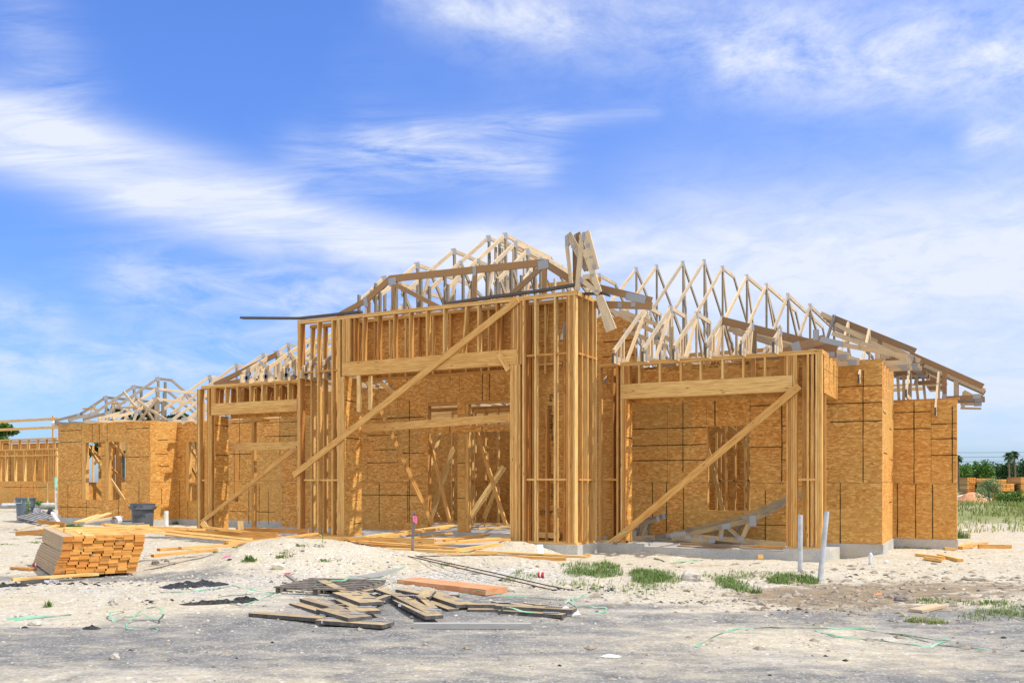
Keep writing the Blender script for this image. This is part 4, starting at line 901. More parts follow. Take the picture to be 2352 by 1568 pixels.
osb_wall('transom_sheathing', 'y', VM-.013, UX(977, VM), UX(1200, VM), PY(1060, 992.5, VM).z, PY(1060, 977.5, VM).z, [], [(UX(1034, VM), PY(1034, 978, VM).z, UX(1034, VM), PY(1034, 992, VM).z), (UX(1108, VM), PY(1108, 978, VM).z, UX(1108, VM), PY(1108, 992, VM).z)])
ibr(98, 420, 325, 1345, 19.3, 18.9, tone=.45); ibr(350, 575, 100, 1350, 19.9, 19.6, d=.13, tone=.95); ibr(480, 95, 535, 235, 19.4, 19.3, tone=.4); ibr(570, 320, 890, 1350, 19.4, 19.1, d=.1, tone=.45)
ibr(868, 755, 475, 1350, 19.9, 19.3, d=.15, tone=.95); ibr(775, 1010, 670, 1285, 20.5, 20.5, d=.1, tone=.9); ibr(785, 620, 530, 970, 22.8, 22.8, tone=.4); ibr(220, 415, 105, 790, 21, 20.6, d=.1, tone=1); ibr(90, 1085, 225, 1310, 20.8, 20.4, d=.09, tone=.8)
def cw(X, Y): return (2620+X*.2423)/1.6429, (1580+Y*.2423)/1.6429
for x0, y0, x1, y1, t_ in ((210, 470, 445, 1425, .9), (540, 110, 880, 470, .85), (690, 110, 880, 330, .9), (210, 280, 390, 120, .5), (560, 1200, 680, 1050, .4)):
    pseg(fi, 'diagonal_brace', PY(*cw(x0, y0), 20.3), PY(*cw(x1, y1), 20.3), .04, .09, tone=t_)
def cl_(X, Y): return X*k, 943.4+Y*k
k = .17465
for x0, y0, x1, y1, v, t_ in ((1130, 420, 1440, 900, 20.9, .9), (1380, 780, 1640, 1175, 20.8, .9), (1460, 410, 1660, 600, 21.3, .6), (1230, 530, 1640, 920, 21.6, .4), (1240, 700, 1330, 560, 23, .5)):
    pseg(fi, 'diagonal_brace', PY(*cl_(x0, y0), v), PY(*cl_(x1, y1), v), .04, .09, tone=t_)
osb_wall('mullion_sheathing', 'y', VW, UX(233, VW), UX(241, VW), lw_hole[2], lw_hole[3], [], [(UX(233, VW), 2.55, UX(241, VW), 2.55), (UX(233, VW), 2.1, UX(241, VW), 2.1)])
piece(fi, 'window_post', (UX(241, VW), UX(249, VW)), (VW+.01, VW+.12), (lw_hole[2], lw_hole[3]), along='z', tone=.5); piece(fi, 'window_post', (lw_hole[0]-.02, UX(196, VW)), (VW+.013, VW+.14), (lw_hole[2], lw_hole[3]), along='z', tone=.6)
piece(fi, 'window_post', (-27.7, -27.5), (22.0, 22.1), (.1, 3.0), along='z', tone=.5, end=1); piece(fi, 'window_post', (-26.6, -26.4), (21.6, 21.7), (.1, 3.0), along='z', tone=.6); piece(fi, 'window_post', (-26.0, -25.93), (21.9, 22.0), (.1, 3.0), along='z', tone=.1, wea=.8)
osb_wall('interior_sheathing', 'y', 24.0, -30, -23.0, 0, 1.22, side=9); inner('interior_studs', 27, ustep(-36, -22, .45), 2.9, kind='stuff'); piece(house, 'interior_header', (-30, -24), (24.1, 24.2), (2.45, 2.85), along='x', tone=.9)
for i_ in range(9): piece(house, 'lateral_brace', (-19, -7.6), (25.2+i_*.62, 25.25+i_*.62), (HZ(2.36), HZ(2.45)), along='x', tone=ru(.6, 1))
for i_ in range(16): piece(house, 'lateral_brace', (-21, -7.6), (27+i_*.28, 27.05+i_*.28), (HZ(1.75+.075*i_+ru(0, .05)), HZ(1.84+.075*i_)), along='x', tone=ru(.5, 1), wea=ru(0, .5))
for i_ in range(8): truss_parts('roof_truss', [((24.5, HZ(2.5)), (30, HZ(2.5)), .1)], [], house, 'x', -13.3+i_*.75+.1, wea=.2)
inner('interior_studs', 24.1, ustep(-29, -23, .6), 2.8, kind='stuff')
pseg(fi, 'window_brace', PY(431, 1016, 21.9), PY(462, 1070, 21.9), .04, .09, tone=.9); pseg(fi, 'window_brace', PY(431, 1055, 21.9), PY(460, 1110, 21.9), .04, .09, tone=.6)
piece(fi, 'window_post', (UX(426, VR), UX(433, VR)), (VR+.013, VR+.14), (rc_hole[2], rc_hole[3]), along='z', tone=.6); piece(fi, 'window_rail', (UX(426, VR), UX(470, VR)), (VR+.02, VR+.12), (1.16, 1.21)); inner('interior_studs', 23.2, ustep(-23.8, -18, .35), 2.8, kind='stuff')
osb_wall('interior_sheathing', 'y', 24.4, -25, -19, 0, 1.22, side=21)
# window frames: jamb, sill
for (a, b_, z0, z1), v in ((w_hole, VM), (g_hole, VM), (rc_hole, VR), (lw_hole, VW)):
    wf = frame('window_frame', [((a, b_), (v+.013, v+.14), (z0-.038, z0)), ((a, b_), (v+.013, v+.14), (z1, z1+.038)), ((a-.038, a), (v+.013, v+.14), (z0-.04, z1+.04)), ((b_, b_+.038), (v+.013, v+.14), (z0-.04, z1+.04))])

# ================================================================== LOOSE THINGS
def hz_at(p): return g1(p.x, p.y)
# three small trusses propped on the corner of the tall entry wall
def pq(X, Y): return (1217.3+X*.2135, 517.4+Y*.2135)
def prop_truss(label, v, segs, plates, wea, tone):
    pts = [PY(*pq(*s[0]), v) for s in segs]; base = min([PY(*pq(*s[1]), v) for s in segs]+pts, key=lambda p: p.z)
    r = empty('small_roof_truss', (base.x, base.y, base.z), label, 'truss', 'small trusses propped on the tall entry wall')
    for i, (a, b_, w_) in enumerate(segs):
        mb = MB(); mb.seg(PY(*pq(*a), v+i*.0013), PY(*pq(*b_), v+i*.0013), .038, w_, tone=tone+ru(-.1, .1), wea=wea+ru(-.1, .15), end=0); mb.build('truss_member', OLD if tone > .5 else DARK, r)
    for X, Y, w_, h_, an in plates:
        p = PY(*pq(X, Y), v-.026); mb = MB(); c_, s_ = math.cos(an), math.sin(an)
        mb.face([(p.x+x*c_-z*s_, p.y, p.z+x*s_+z*c_) for x, z in ((-w_, -h_), (w_, -h_), (w_, h_), (-w_, h_))], [(0, 0), (2*w_, 0), (2*w_, 2*h_), (0, 2*h_)]); mb.build('nail_plate', 'zinc', r)
prop_truss('sun-bleached small truss in front of the propped bundle, its leg hanging past the corner', 16.20,
           [((600, 70), (705, 475), .16), ((560, 100), (510, 700), .10), ((590, 260), (745, 720), .11), ((570, 560), (690, 540), .09), ((560, 590), (740, 735), .09), ((735, 760), (850, 1140), .11), ((760, 760), (905, 1120), .10)],
           [(573, 120, .028, .085, -.1), (620, 212, .035, .035, .1), (655, 340, .035, .015, .1), (688, 445, .035, .035, 0), (548, 585, .03, .055, 0), (665, 535, .04, .025, 0), (715, 705, .045, .02, 0)], .25, .95)
prop_truss('grey-white small truss at the left of the bundle propped above the entry corner', 16.32,
           [((415, 90), (615, 480), .13), ((395, 200), (445, 640), .07), ((400, 110), (405, 220), .09)], [(400, 165, .028, .095, 0), (465, 235, .04, .035, -.7), (580, 445, .03, .05, .2), (515, 370, .02, .03, .3)], .42, .8)
prop_truss('brown small truss half hidden in the middle of the propped bundle', 16.44,
           [((510, 85), (640, 480), .12), ((480, 110), (490, 590), .09), ((600, 570), (690, 690), .09)], [(482, 150, .028, .09, 0), (525, 235, .015, .04, 0), (597, 352, .02, .02, 0)], .4, .2)
mb = MB(); mb.seg(PY(1291, 782, 16.3), PY(1299, 742, 16.45), .04, .10, (0, 1, 0), wea=.8); hb_ = mb.build('board_offcut', WOOD); tag(hb_, 'short dark weathered board wedged behind the corner post high on the entry wall', 'board')

# ---- lumber stack: eight rows wide, each board on its own
sx0, sy0 = -6.66, 13.28; zb0 = g1(*[(sx0*C-sy0*SN), (sx0*SN+sy0*C)])
A_ = R_(33); ldir = Vector((-math.sin(A_), math.cos(A_))); wdir = Vector((math.cos(A_), math.sin(A_)))
def cam2w(x, y, z): return Vector((x*C-y*SN, x*SN+y*C, z))
zst = -.155; NR = 15
for r in range(NR):
    lean = .012*r if r < 9 else .108+.006*(r-9); extra = ru(0, .012)
    for c in range(8):
        ox = c*.142+lean+ru(-.004, .004)+extra+(.018*math.sin(r*1.3+c) if 0 < c < 7 else 0); oy = ru(-.022, .012)
        z = zst+r*.0385+.019+(.006*math.sin(c*.7+r*.4) if r > 3 else 0)*.4
        p0 = (sx0+wdir.x*ox+ldir.x*oy, sy0+wdir.y*ox+ldir.y*oy); L = 2.62+ru(-.04, .02)
        p1 = (p0[0]+ldir.x*L-wdir.x*.03*(1-r/NR), p0[1]+ldir.y*L)
        mb = MB(); mb.seg(cam2w(*p0, z), cam2w(*p1, z+(.02 if r > 8 else 0)), .1385, .037, tone=ru(0, .25) if c == 0 else ru(.2, .9), wea=.4 if c in (0,) else .2+ru(0, .1), end=1)
        o = mb.build('board', ['pine_old' if c == 0 else 'pine']+WOOD[1:], origin=tuple(cam2w(*p0, zst)))
        tag(o, 'pine board in the neatly piled lumber stack with orange sawn ends', 'board', 'boards of the lumber stack')
# strap round the stack
mb = MB()
for s_ in (.35, 2.0):
    a = cam2w(sx0-.012+ldir.x*s_-.0, sy0+ldir.y*s_-.006, zst); b_ = cam2w(sx0+wdir.x*.13+ldir.x*s_-.012, sy0+wdir.y*.13+ldir.y*s_-.006, zst+.575)
    mb.seg(a, b_, .016, .003, (SN, -C, 0)) if 0 else mb.tube([a, b_], .004, 4)
t_ = mb.build('packing_strap', 'strap_green'); tag(t_, 'thin green strap binding the side of the lumber stack', 'strap')

# ---- loose boards
def board(pts, label, w=.038, d=.089, wea=.05, tone=None, group=None, cat='board', name='board', up=(0, 0, 1), end=1):
    mb = MB(); t_ = ru(.35, .9) if tone is None else tone
    if len(pts) == 2: mb.seg(*pts, w, d, up, tone=t_, wea=wea, end=end)
    else:
        for a, b_ in zip(pts, pts[1:]): mb.seg(a, b_, w, d, up, tone=t_, wea=wea, end=end)
    o = mb.build(name, WOOD if wea < .3 else OLD if t_ > .35 else DARK); return tag(o, label, cat, group)
def i2(X, Y): return 334.8+X*.18115, 1186.9+Y*.18115
def i3(X, Y): return 700+X*.207, 1193+Y*.207
top = .455
gb = 'boards strewn between the lumber stack and the entry'
board([PD(236, 1203, 15.3), PD(579, 1238, 18.6)], 'long pale board running from the top of the lumber stack down to the pile', .089, .040, group=gb, tone=.8)
board([PD(249, 1210, 15.2), PD(420, 1229, 16.6)], 'long board lying half under another from the stack top to the ground', .089, .038, group=gb, tone=.85)
board([PD(420, 1229, 16.9), PD(565, 1243, 17.6)], 'pale board continuing below the longest board towards the mound', .089, .038, group=gb, tone=.75)
board([PD(292, 1208, 16.6), PD(470, 1216, 18.6)], 'straight board behind the stack ending beside the short upright block', .089, .045, group=gb, tone=.6)
board([PD(467, 1210, 18.6), PD(645, 1231, 18.8)], 'board sloping down behind the long boards towards the entry', .1, .045, group=gb, tone=.55)
board([PD(380, 1223, 19.3), PD(636, 1230, 18.4)], 'broad brown plank on edge behind the pile of loose boards', .038, .14, group=gb, tone=.35)
board([PD(543, 1216, 19.6), PD(708, 1219, 19.0)], 'reddish board on edge in front of the left column of the entry', .038, .09, group=gb, tone=.1)
board([PD(519, 1247, 15.6), PD(618, 1239, 17.0), PD(727, 1225, 19.0)], 'bowed board laid over the sand mound and rising to the entry sill', .10, .04, group=gb, tone=.65)
board([PD(364, 1262, 15.2), PD(528, 1251, 16.3)], 'upper of the board ends jutting out left over the mound', .10, .045, group=gb, tone=.5)
board([PD(413, 1258, 15.3), PD(560, 1251, 16.3)], 'board resting across the two board ends left of the mound', .10, .038, group=gb, tone=.8)
board([PD(350, 1276, 14.6), PD(496, 1261, 15.4)], 'lowest board end jutting out left of the mound', .11, .045, group=gb, tone=.6)
board([PD(147, 1218, 14.4), PD(342, 1207.5, 15.4)], 'pale board lying across the rear of the lumber stack', .05, .062, group='boards lying across the lumber stack', tone=.85)
board([PD(187, 1226, 13.9), PD(352, 1218.5, 14.9)], 'pale board lying across the front of the lumber stack', .05, .06, group='boards lying across the lumber stack', tone=.8)
board([PD(38, 1225, 17.6), PD(130, 1219, 17.2)], 'brown board on the sand behind the lumber stack', .05, .09, tone=.25)
for a, b_, l in ((( 464, 1199), (474, 1212), 'short block leaning behind the loose boards'), ((552, 1196), (553, 1216), 'short block standing upright behind the loose boards')):
    board([PD(*b_, 19.2), PD(*a, 19.2)], l, .11, .04, tone=.9, up=(-SN, C, 0))
ge = 'boards strewn in front of the entry opening'
LB = [((700, 1236), (998, 1242), 17.5, 16.8, .04, .10, 'long knotty board on edge crossing in front of the entry', .65),
      ((836, 1233), (1040, 1206), 18.2, 20.6, .14, .04, 'board sloping up into the entry beside another of the same kind', .85),
      ((872, 1234), (1026, 1211), 17.9, 19.8, .14, .045, 'wide board sloping up into the entry, nearer of the two', .6),
      ((948, 1235), (1036, 1224), 18.3, 19.6, .09, .038, 'board with bark edge on the entry floor behind the survey stake', .45),
      ((996, 1240), (1122, 1227), 17.9, 19.2, .12, .038, 'board on the entry floor between stake and right column', .7),
      ((1020, 1241), (1110, 1231), 17.8, 18.6, .09, .04, 'shorter board beside the one near the right column', .4),
      ((959, 1251), (1169, 1238), 16.9, 18.0, .14, .04, 'long board crossing the entry floor to the foot of the right column', .55),
      ((1050, 1243), (1169, 1234), 17.4, 18.2, .1, .04, 'board ending at the foot of the right column', .8),
      ((762, 1248), (838, 1241), 16.6, 17.6, .14, .03, 'short pale board at the left of the entry heap', .9),
      ((824, 1243), (1052, 1260), 17.2, 16.0, .11, .04, 'long board running down to the right across the heap', .6),
      ((828, 1249), (1010, 1260), 16.5, 15.9, .12, .04, 'dark-edged board under the long boards of the heap', .2),
      ((886, 1260), (1052, 1266), 16.0, 15.6, .14, .045, 'pale board at the front of the heap left of the short square-cut board', .85),
      ((1046, 1264), (1148, 1249), 15.7, 17.0, .13, .05, 'square-cut board pointing back to the right column', .75),
      ((1006, 1272), (1142, 1270), 15.3, 15.4, .12, .03, 'board half sunk in the sand at the front of the heap', .7),
      ((1093, 1265), (1349, 1278), 15.7, 15.2, .14, .03, 'long board along the sand below the right column', .8),
      ((1153, 1278), (1300, 1284), 15.0, 14.8, .10, .06, 'reddish board on edge below the right column', .35)]
for a, b_, d0, d1, w, d, l, t in LB: board([PD(*a, d0), PD(*b_, d1)], l, w, d, tone=t, group=ge)
for (X0, Y0), (X1, Y1), d0, d1, t in (((1925, 100), (2265, 78), 20.6, 20.9, .8), ((1480, 45), (2265, 48), 23, 23.2, .5), ((1430, 20), (1900, 18), 25, 25, .6)):
    board([PD(*i3(X0, Y0), d0), PD(*i3(X1, Y1), d1)], {20.6: 'splintered board on the slab just inside the entry', 23: 'long thin board across the slab behind the door post', 25: 'thin board far inside on the slab'}[d0], .09, .04, tone=t, group='boards on the slab inside')
# survey stake with ribbon
b0 = PD(946, 1276, 15.0); t0 = PD(951, 1173, 15.0)
r = empty('survey_stake', tuple(b0), 'dark wooden survey stake with a pink ribbon in front of the entry', 'stake')
mb = MB(); mb.seg(b0-Vector((0, 0, .1)), t0, .045, .025, (-SN, C, 0), tone=.1, wea=.6); mb.build('stake_post', 'stake_wood', r)
mb = MB(); p = PD(951, 1186, 14.97); mb.seg(p, p+Vector((.045, 0, -.01)), .02, .03, tone=.5); mb.seg(p+Vector((.045, 0, -.02)), p+Vector((.05, -.01, -.11)), .012, .03, (C, SN, 0)); mb.seg(p+Vector((.0, -.02, .01)), p+Vector((.02, -.02, -.09)), .01, .025, (C, SN, 0)); mb.build('ribbon', 'ribbon_pink', r)
stamp('4', PD(949, 1183, 14.96), .06, Matrix.Rotation(TH, 4, 'Z') @ Matrix.Rotation(R_(90), 4, 'X'), r)
r = empty('fallen_stake', tuple(PD(660, 1322, 12.8)), 'grey stake leaning out of the sand behind the pallet, pink ribbon at its tip', 'stake')
mb = MB(); mb.seg(PD(682, 1336, 12.3), PD(659, 1320, 12.8), .05, .03, wea=.9, tone=.5); mb.build('stake_post', WOOD, r)
mb = MB(); p = PD(659, 1317, 12.8); mb.seg(p+Vector((-.04, 0, 0)), p+Vector((.05, .02, .01)), .03, .02); mb.seg(p, p+Vector((-.05, -.01, -.03)), .02, .012); mb.build('ribbon', 'ribbon_pink', r)

# ---- truss offcuts thrown down on the road
def i4(X, Y): return 566+X*.15527, 1308.6+Y*.15527
def i5(X, Y): return 870.4+X*.2329, 1308.6+Y*.2329
def flat_truss(label, f, segs, plates=(), tags=(), wea=.36):
    """segs: (x0,y0,x1,y1,z of the top face) along the top centre line"""
    P0 = PZ(*f(segs[0][0], segs[0][1]), segs[0][4])
    r = empty('broken_roof_truss', (P0.x, P0.y, P0.z-.038), label, 'truss', 'broken truss pieces heaped on the road')
    for i, s_ in enumerate(segs):
        a, b_ = PZ(*f(s_[0], s_[1]), s_[4]), PZ(*f(s_[2], s_[3]), s_[5] if len(s_) > 5 else s_[4])
        mb = MB(); w_ = s_[6] if len(s_) > 6 else .089
        mb.seg(a-Vector((0, 0, .019)), b_-Vector((0, 0, .019+i*.0008)), w_, .038, tone=ru(.55, .9), wea=wea+ru(-.1, .12)); 
        # sides and ends dark grey, top and bottom faces yellow-brown
        mb.mi = [0, 5, 0, 5, 5, 5]
        mb.build('truss_member', ['pine_pile']+OLD[1:]+['edge_grey'], r)
    for X, Y, z, w_, h_, an in plates:
        p = PZ(*f(X, Y), z); mb = MB(); c_, s_ = math.cos(an), math.sin(an); q4 = []
        for x, y in ((-w_, -h_), (w_, -h_), (w_, h_), (-w_, h_)):
            xx, yy = x*c_-y*s_, x*s_+y*c_; q4.append((p.x+xx*C-yy*SN, p.y+xx*SN+yy*C, p.z+.004))
        mb.face(q4, [(0, 0), (w_, 0), (w_, h_), (0, h_)]); mb.build('nail_plate', 'zinc', r)
    for X, Y, z, txt, an in tags:
        p = PZ(*f(X, Y), z); c_, s_ = math.cos(an), math.sin(an)
        e = Vector((c_*C-s_*SN, c_*SN+s_*C, 0)); nrm = Vector((e.y, -e.x, 0)); p = p+nrm*.012
        mb = MB(); mb.face([p-e*.06-Vector((0, 0, .03)), p+e*.06-Vector((0, 0, .03)), p+e*.06, p-e*.06], [(0, 0), (1, 0), (1, 1), (0, 1)]); mb.build('paper_tag', 'label_paper', r)
        stamp(txt, p+nrm*.002+e*.055-Vector((0, 0, .004)), .03, Matrix.Rotation(math.atan2(e.y, e.x), 4, 'Z') @ Matrix.Rotation(R_(90), 4, 'X') @ Matrix.Rotation(R_(180), 4, 'Z'), r)
simple('edge_grey', (.075, .070, .066), .85, .2, sc=16, c2=(.13, .12, .112)); simple('label_paper', (.78, .78, .82), .7, .2)
GZ = -.262; zt_ = [GZ+.045+i*.040 for i in range(5)]
flat_truss('lowest broken truss piece, long arm pointing left and paper tag on its front edge', i4,
           [(90, 622, 1130, 700, zt_[0], zt_[0], .13), (1110, 715, 2100, 785, zt_[0], zt_[0], .24), (1040, 690, 1330, 640, zt_[0], zt_[0], .07)],
           [(1240, 712, zt_[0], .07, .03, -.1), (1900, 745, zt_[0], .14, .03, -.1), (1210, 665, zt_[0]+.002, .09, .03, .2)], [(1200, 745, zt_[0], 'J9D', -.08)])
flat_truss('broken truss piece with a square-cut tip, second from the left in the heap', i4,
           [(860, 412, 1400, 560, zt_[1], zt_[1], .13), (1200, 560, 1690, 690, zt_[1], zt_[1], .27), (1500, 540, 1660, 640, zt_[1], zt_[1], .06), (1260, 510, 1500, 500, zt_[1], zt_[1], .05)],
           [(1300, 552, zt_[1], .07, .03, -.3), (1470, 605, zt_[1], .06, .03, -.2), (1640, 640, zt_[1], .08, .06, -.3)], [(1205, 595, zt_[1], 'J9D', -.35)])
flat_truss('grey arm of a broken truss lying flat at the left under the others', i4, [(720, 480, 1300, 640, zt_[0], zt_[0], .15), (1040, 690, 1180, 640, zt_[0], zt_[0], .06)], [(1170, 655, zt_[0], .06, .03, 0)])
flat_truss('broken truss piece under the highest one with a paper tag near its bend', i4,
           [(1260, 270, 1500, 400, zt_[1]), (1450, 420, 1830, 600, zt_[1], zt_[1], .24), (1560, 540, 1700, 600, zt_[1], zt_[1], .06)], [(1660, 490, zt_[1], .06, .03, -.3), (1790, 545, zt_[1], .10, .05, -.1)], [(1450, 450, zt_[1], 'J9D', -.5)])
flat_truss('highest broken truss piece, crossing the pallet and pointing to the viewer', i4,
           [(1110, 150, 1520, 330, zt_[3], zt_[2], .13), (1430, 320, 1860, 470, zt_[2], zt_[2], .28), (1720, 320, 1880, 430, zt_[2], zt_[2], .07), (1870, 440, 2100, 360, zt_[2]), (1560, 300, 1830, 340, zt_[2], zt_[2], .06), (1720, 310, 1890, 270, zt_[2], zt_[2], .07)],
           [(1490, 318, zt_[2]+.004, .06, .03, -.2), (1640, 370, zt_[2]+.002, .06, .03, -.2), (1820, 410, zt_[2]+.002, .08, .04, -.2)], [(1420, 325, zt_[2], 'J9D', -.45)])
flat_truss('broken truss piece with an A-shaped tip near the centre of the heap', i5,
           [(-8, 180, 160, 235, zt_[2], zt_[2], .12), (150, 225, 560, 430, zt_[2], zt_[1], .15), (215, 290, 545, 445, zt_[1], zt_[1], .20), (230, 255, 480, 240, zt_[2], zt_[2], .06), (500, 195, 430, 260, zt_[3], zt_[2], .16), (420, 265, 545, 370, zt_[2], zt_[1], .09)],
           [(270, 248, zt_[2]+.004, .09, .03, 0), (300, 300, zt_[1]+.004, .07, .03, -.2), (410, 350, zt_[1]+.004, .07, .03, -.3), (520, 390, zt_[1]+.004, .09, .07, -.5), (420, 252, zt_[3]-.01, .12, .03, 0)], [(235, 335, zt_[1], 'J9D', -.6)])
flat_truss('broken truss piece just in front of the orange beam with a tag on its edge', i5,
           [(205, 185, 420, 225, zt_[1], zt_[1], .13), (510, 222, 860, 335, zt_[1], zt_[1], .24), (715, 255, 830, 310, zt_[1], zt_[1], .07), (660, 240, 800, 240, zt_[1], zt_[1], .06)], [(680, 262, zt_[1], .06, .03, -.2), (810, 300, zt_[1], .07, .04, -.2)], [(540, 250, zt_[1], 'J9D', -.4)])
flat_truss('two splayed grey boards of a broken truss beneath the tagged piece', i5, [(495, 255, 850, 365, zt_[0], zt_[0], .16), (505, 300, 735, 380, zt_[0], zt_[0], .14), (240, 175, 450, 240, zt_[0], zt_[0], .12)], [])
flat_truss('long low broken truss stretching to the right end of the heap', i5,
           [(875, 330, 1180, 332, zt_[1], zt_[1], .15), (1165, 340, 1930, 380, zt_[1], zt_[1], .17), (1130, 305, 1500, 345, zt_[1], zt_[1]), (1450, 320, 1920, 370, zt_[1], zt_[1], .07)], [(1230, 320, zt_[1]+.003, .09, .04, 0), (1600, 345, zt_[1]+.003, .08, .02, 0), (1780, 365, zt_[1]+.003, .16, .03, 0)])
flat_truss('dark broken truss under the long low one at the right of the heap', i5, [(878, 378, 1230, 380, zt_[0], zt_[0], .14), (1200, 388, 1830, 430, zt_[0], zt_[0], .16)], [(1700, 418, zt_[0]+.003, .09, .04, 0)])
board([PZ(*i4(435, 400), GZ+.02), PZ(*i4(1440, 402), GZ+.02)], 'whitish weathered board on the ground in front of the pallet', .12, .06, wea=.0, tone=1); bpy.data.objects[-1] if 0 else None
def whiteboard(o): o.data.materials[0] = M['bleached']; o.data.materials[1] = M['bleached']
def bl(n, b):
    uv = uvv(n); f_ = n.noise(n.scale(uv, (2, 60, 1)), 2.5, 4, .6)
    return n.mix(n.mapr(f_, .35, .7), (.40, .39, .37), (.27, .26, .245))
M['bleached'] = mat('bleached_board', bl, .8, .2)
whiteboard(COL.objects[-1])
whiteboard(board([PZ(951, 1436, GZ+.02), PZ(1220, 1436.5, GZ+.02)], 'straight grey-white board lying alone on the asphalt in front of the heap', .09, .055))
whiteboard(board([PD(800, 1338, 12.6), PD(1006, 1297, 14.6)], 'long grey-white plank on edge running back behind the pallet', .04, .15))
whiteboard(board([PZ(1030, 1376, GZ+.03), PZ(1052, 1359, GZ+.03)], 'pale block propping the near end of the orange beam', .12, .06))
whiteboard(board([PZ(692, 1327, -.2), PZ(720, 1324, -.18)], 'short grey offcut behind the pallet', .09, .05))
# orange laminated beam
a, b_ = PZ(909, 1338, -.17), PZ(1112, 1362, -.17); c_ = PZ(1168, 1352, -.17); e_ = PZ(964, 1330, -.17)
mid0, mid1 = (a+e_)/2, (b_+c_)/2; mb = MB(); mb.seg(mid0, mid1, .40, .075, tone=.5); o = mb.build('laminated_beam', 'lvl'); tag(o, 'wide orange-red laminated beam lying on the heap of broken trusses', 'beam')
# pallets
def pallet(label, fl, fr, bl_, br, n, ztop, matn, leans=0):
    r = empty('pallet', (fl[0], fl[1], ztop-.12), label, 'pallet'); fl, fr, bl_, br = map(Vector, (fl, fr, bl_, br))
    for i in range(n):
        t = i/(n-1); a = fl.lerp(bl_, t); b_ = fr.lerp(br, t); mb = MB(); mb.seg(a, b_, .085, .018, wea=.9, tone=.2); mb.build('slat', matn, r)
    for t in (0.02, .5, .98):
        a = fl.lerp(fr, t); b_ = bl_.lerp(br, t); mb = MB(); dn = Vector((0, 0, .058)); mb.seg(a-dn, b_-dn, .045, .085, wea=.8); mb.build('stringer', matn, r)
    for t in (0.03, .5, .97):
        a = fl.lerp(bl_, t); b_ = fr.lerp(br, t); dn = Vector((0, 0, .108)); mb = MB(); mb.seg(a-dn, b_-dn, .09, .016, wea=.8); mb.build('bottom_slat', matn, r)
simple('pallet_brown', (.13, .105, .085), .85, .2, sc=12, c2=(.23, .20, .17))
pallet('dark wooden pallet under the heap of broken trusses on the road', PZ(633, 1347, -.13), PZ(815, 1355, -.13), PZ(711, 1328, -.13), PZ(884, 1333, -.13), 7, -.13, 'pallet_brown')
pallet('grey weathered pallet tilted among scraps in front of the blue bin', PD(40, 1186, 25.5), PD(90, 1198, 24.2), PD(100, 1172, 25.2), PD(136, 1186, 24.4), 8, .0, 'grey_pallet')
# rebar
def rod(pts, label, r_=.009):
    mb = MB(); mb.tube(pts, r_, 6); o = mb.build('reinforcing_bar', 'rebar', smooth=True); tag(o, label, 'steel bar', 'reinforcing bars lying over the mound')
rod([PD(752, 1243, 16.6), PD(845, 1258, 15.4), PD(948, 1279, 14.3), PD(1060, 1305, 13.2), PD(1155, 1327, 12.5), PD(1352, 1374, 11.6)], 'rusty bar nearest the viewer of the crossing pair over the mound')
rod([PD(791, 1240, 17.2), PD(900, 1264, 15.2), PD(1000, 1286, 14.0), PD(1130, 1314, 13.0), PD(1250, 1342, 12.2), PD(1356, 1363, 11.8)], 'rusty bar farther back of the crossing pair over the mound')
rod([PD(603, 1255, 15.0), PD(720, 1263, 14.8), PD(850, 1273, 14.5), PD(960, 1277, 14.5), PD(1100, 1274, 14.8), PD(1200, 1273, 15.2), PD(1345, 1280, 15.6)], 'long bar lying level across the whole mound')
# straps (green packing strap)
def strap(pts, label, w=.016, zo=.006, abs_=False):
    mb = MB(); P = [(p if isinstance(p, Vector) else G(p[0], p[1], (p[2] if len(p) > 2 else 0)+zo)) for p in pts]
    Q = []
    for i in range(len(P)-1):
        for k_ in range(6): Q.append(P[i].lerp(P[i+1], k_/6))
    Q.append(P[-1])
    Q = [q_+Vector((0, 0, .006*math.sin(i*.9))) for i, q_ in enumerate(Q)]
    for i in range(len(Q)-1): mb.seg(Q[i], Q[i+1]+(Q[i+1]-Q[i])*.06, w, .0025, roll=.5*math.sin(i*.35+len(P)))
    o = mb.build('packing_strap', 'strap_green'); tag(o, label, 'strap', 'loose green packing straps')
def j2(X, Y): return X*.2818, 1126+Y*.2818
strap([j2(65, 1050), j2(575, 1005)], 'straight green strap on the sand at the left edge', .045); strap([j2(120, 1058), j2(575, 1012)], 'second strand close beside the straight green strap at the left edge', .03)
strap([j2(1010, 990), (*j2(900, 985), .05), (*j2(895, 1010), .05), j2(925, 1062), (*j2(1020, 1028), .03), (*j2(1175, 1018), .05), j2(1300, 1055), (*j2(1335, 1010), .1), (*j2(1300, 955), .14), (*j2(1200, 955), .14), (*j2(1090, 1030), .06), j2(1032, 1085), j2(1035, 1130), j2(1270, 1122), j2(1300, 1138)], 'looped green strap curling on the asphalt below the black plastic', .02)
strap([j2(1310, 830), j2(1580, 822), j2(1830, 790), j2(1920, 775), j2(2050, 812), (640, 1362)], 'green strap from the black plastic to the pallet', .025)
strap([j2(1780, 866), j2(1950, 850), (636, 1362)], 'short green strap left of the pallet', .025); strap([j2(1870, 920), j2(1990, 938), (590, 1378), (632, 1361)], 'green strap kinked below the left corner of the pallet', .02)
strap([(718, 1346, .12), (745, 1336, .12), (790, 1332, .1), (812, 1322, .1)], 'green strap over the top of the dark pallet', .025)
strap([(830, 1332, .08), (880, 1322, .2), (930, 1299, .22)], 'green strap lifted over the grey plank', .022); strap([(800, 1322, .2), (860, 1326, .2), (925, 1335, .1)], 'green strap crossing the lifted one behind the heap', .018)
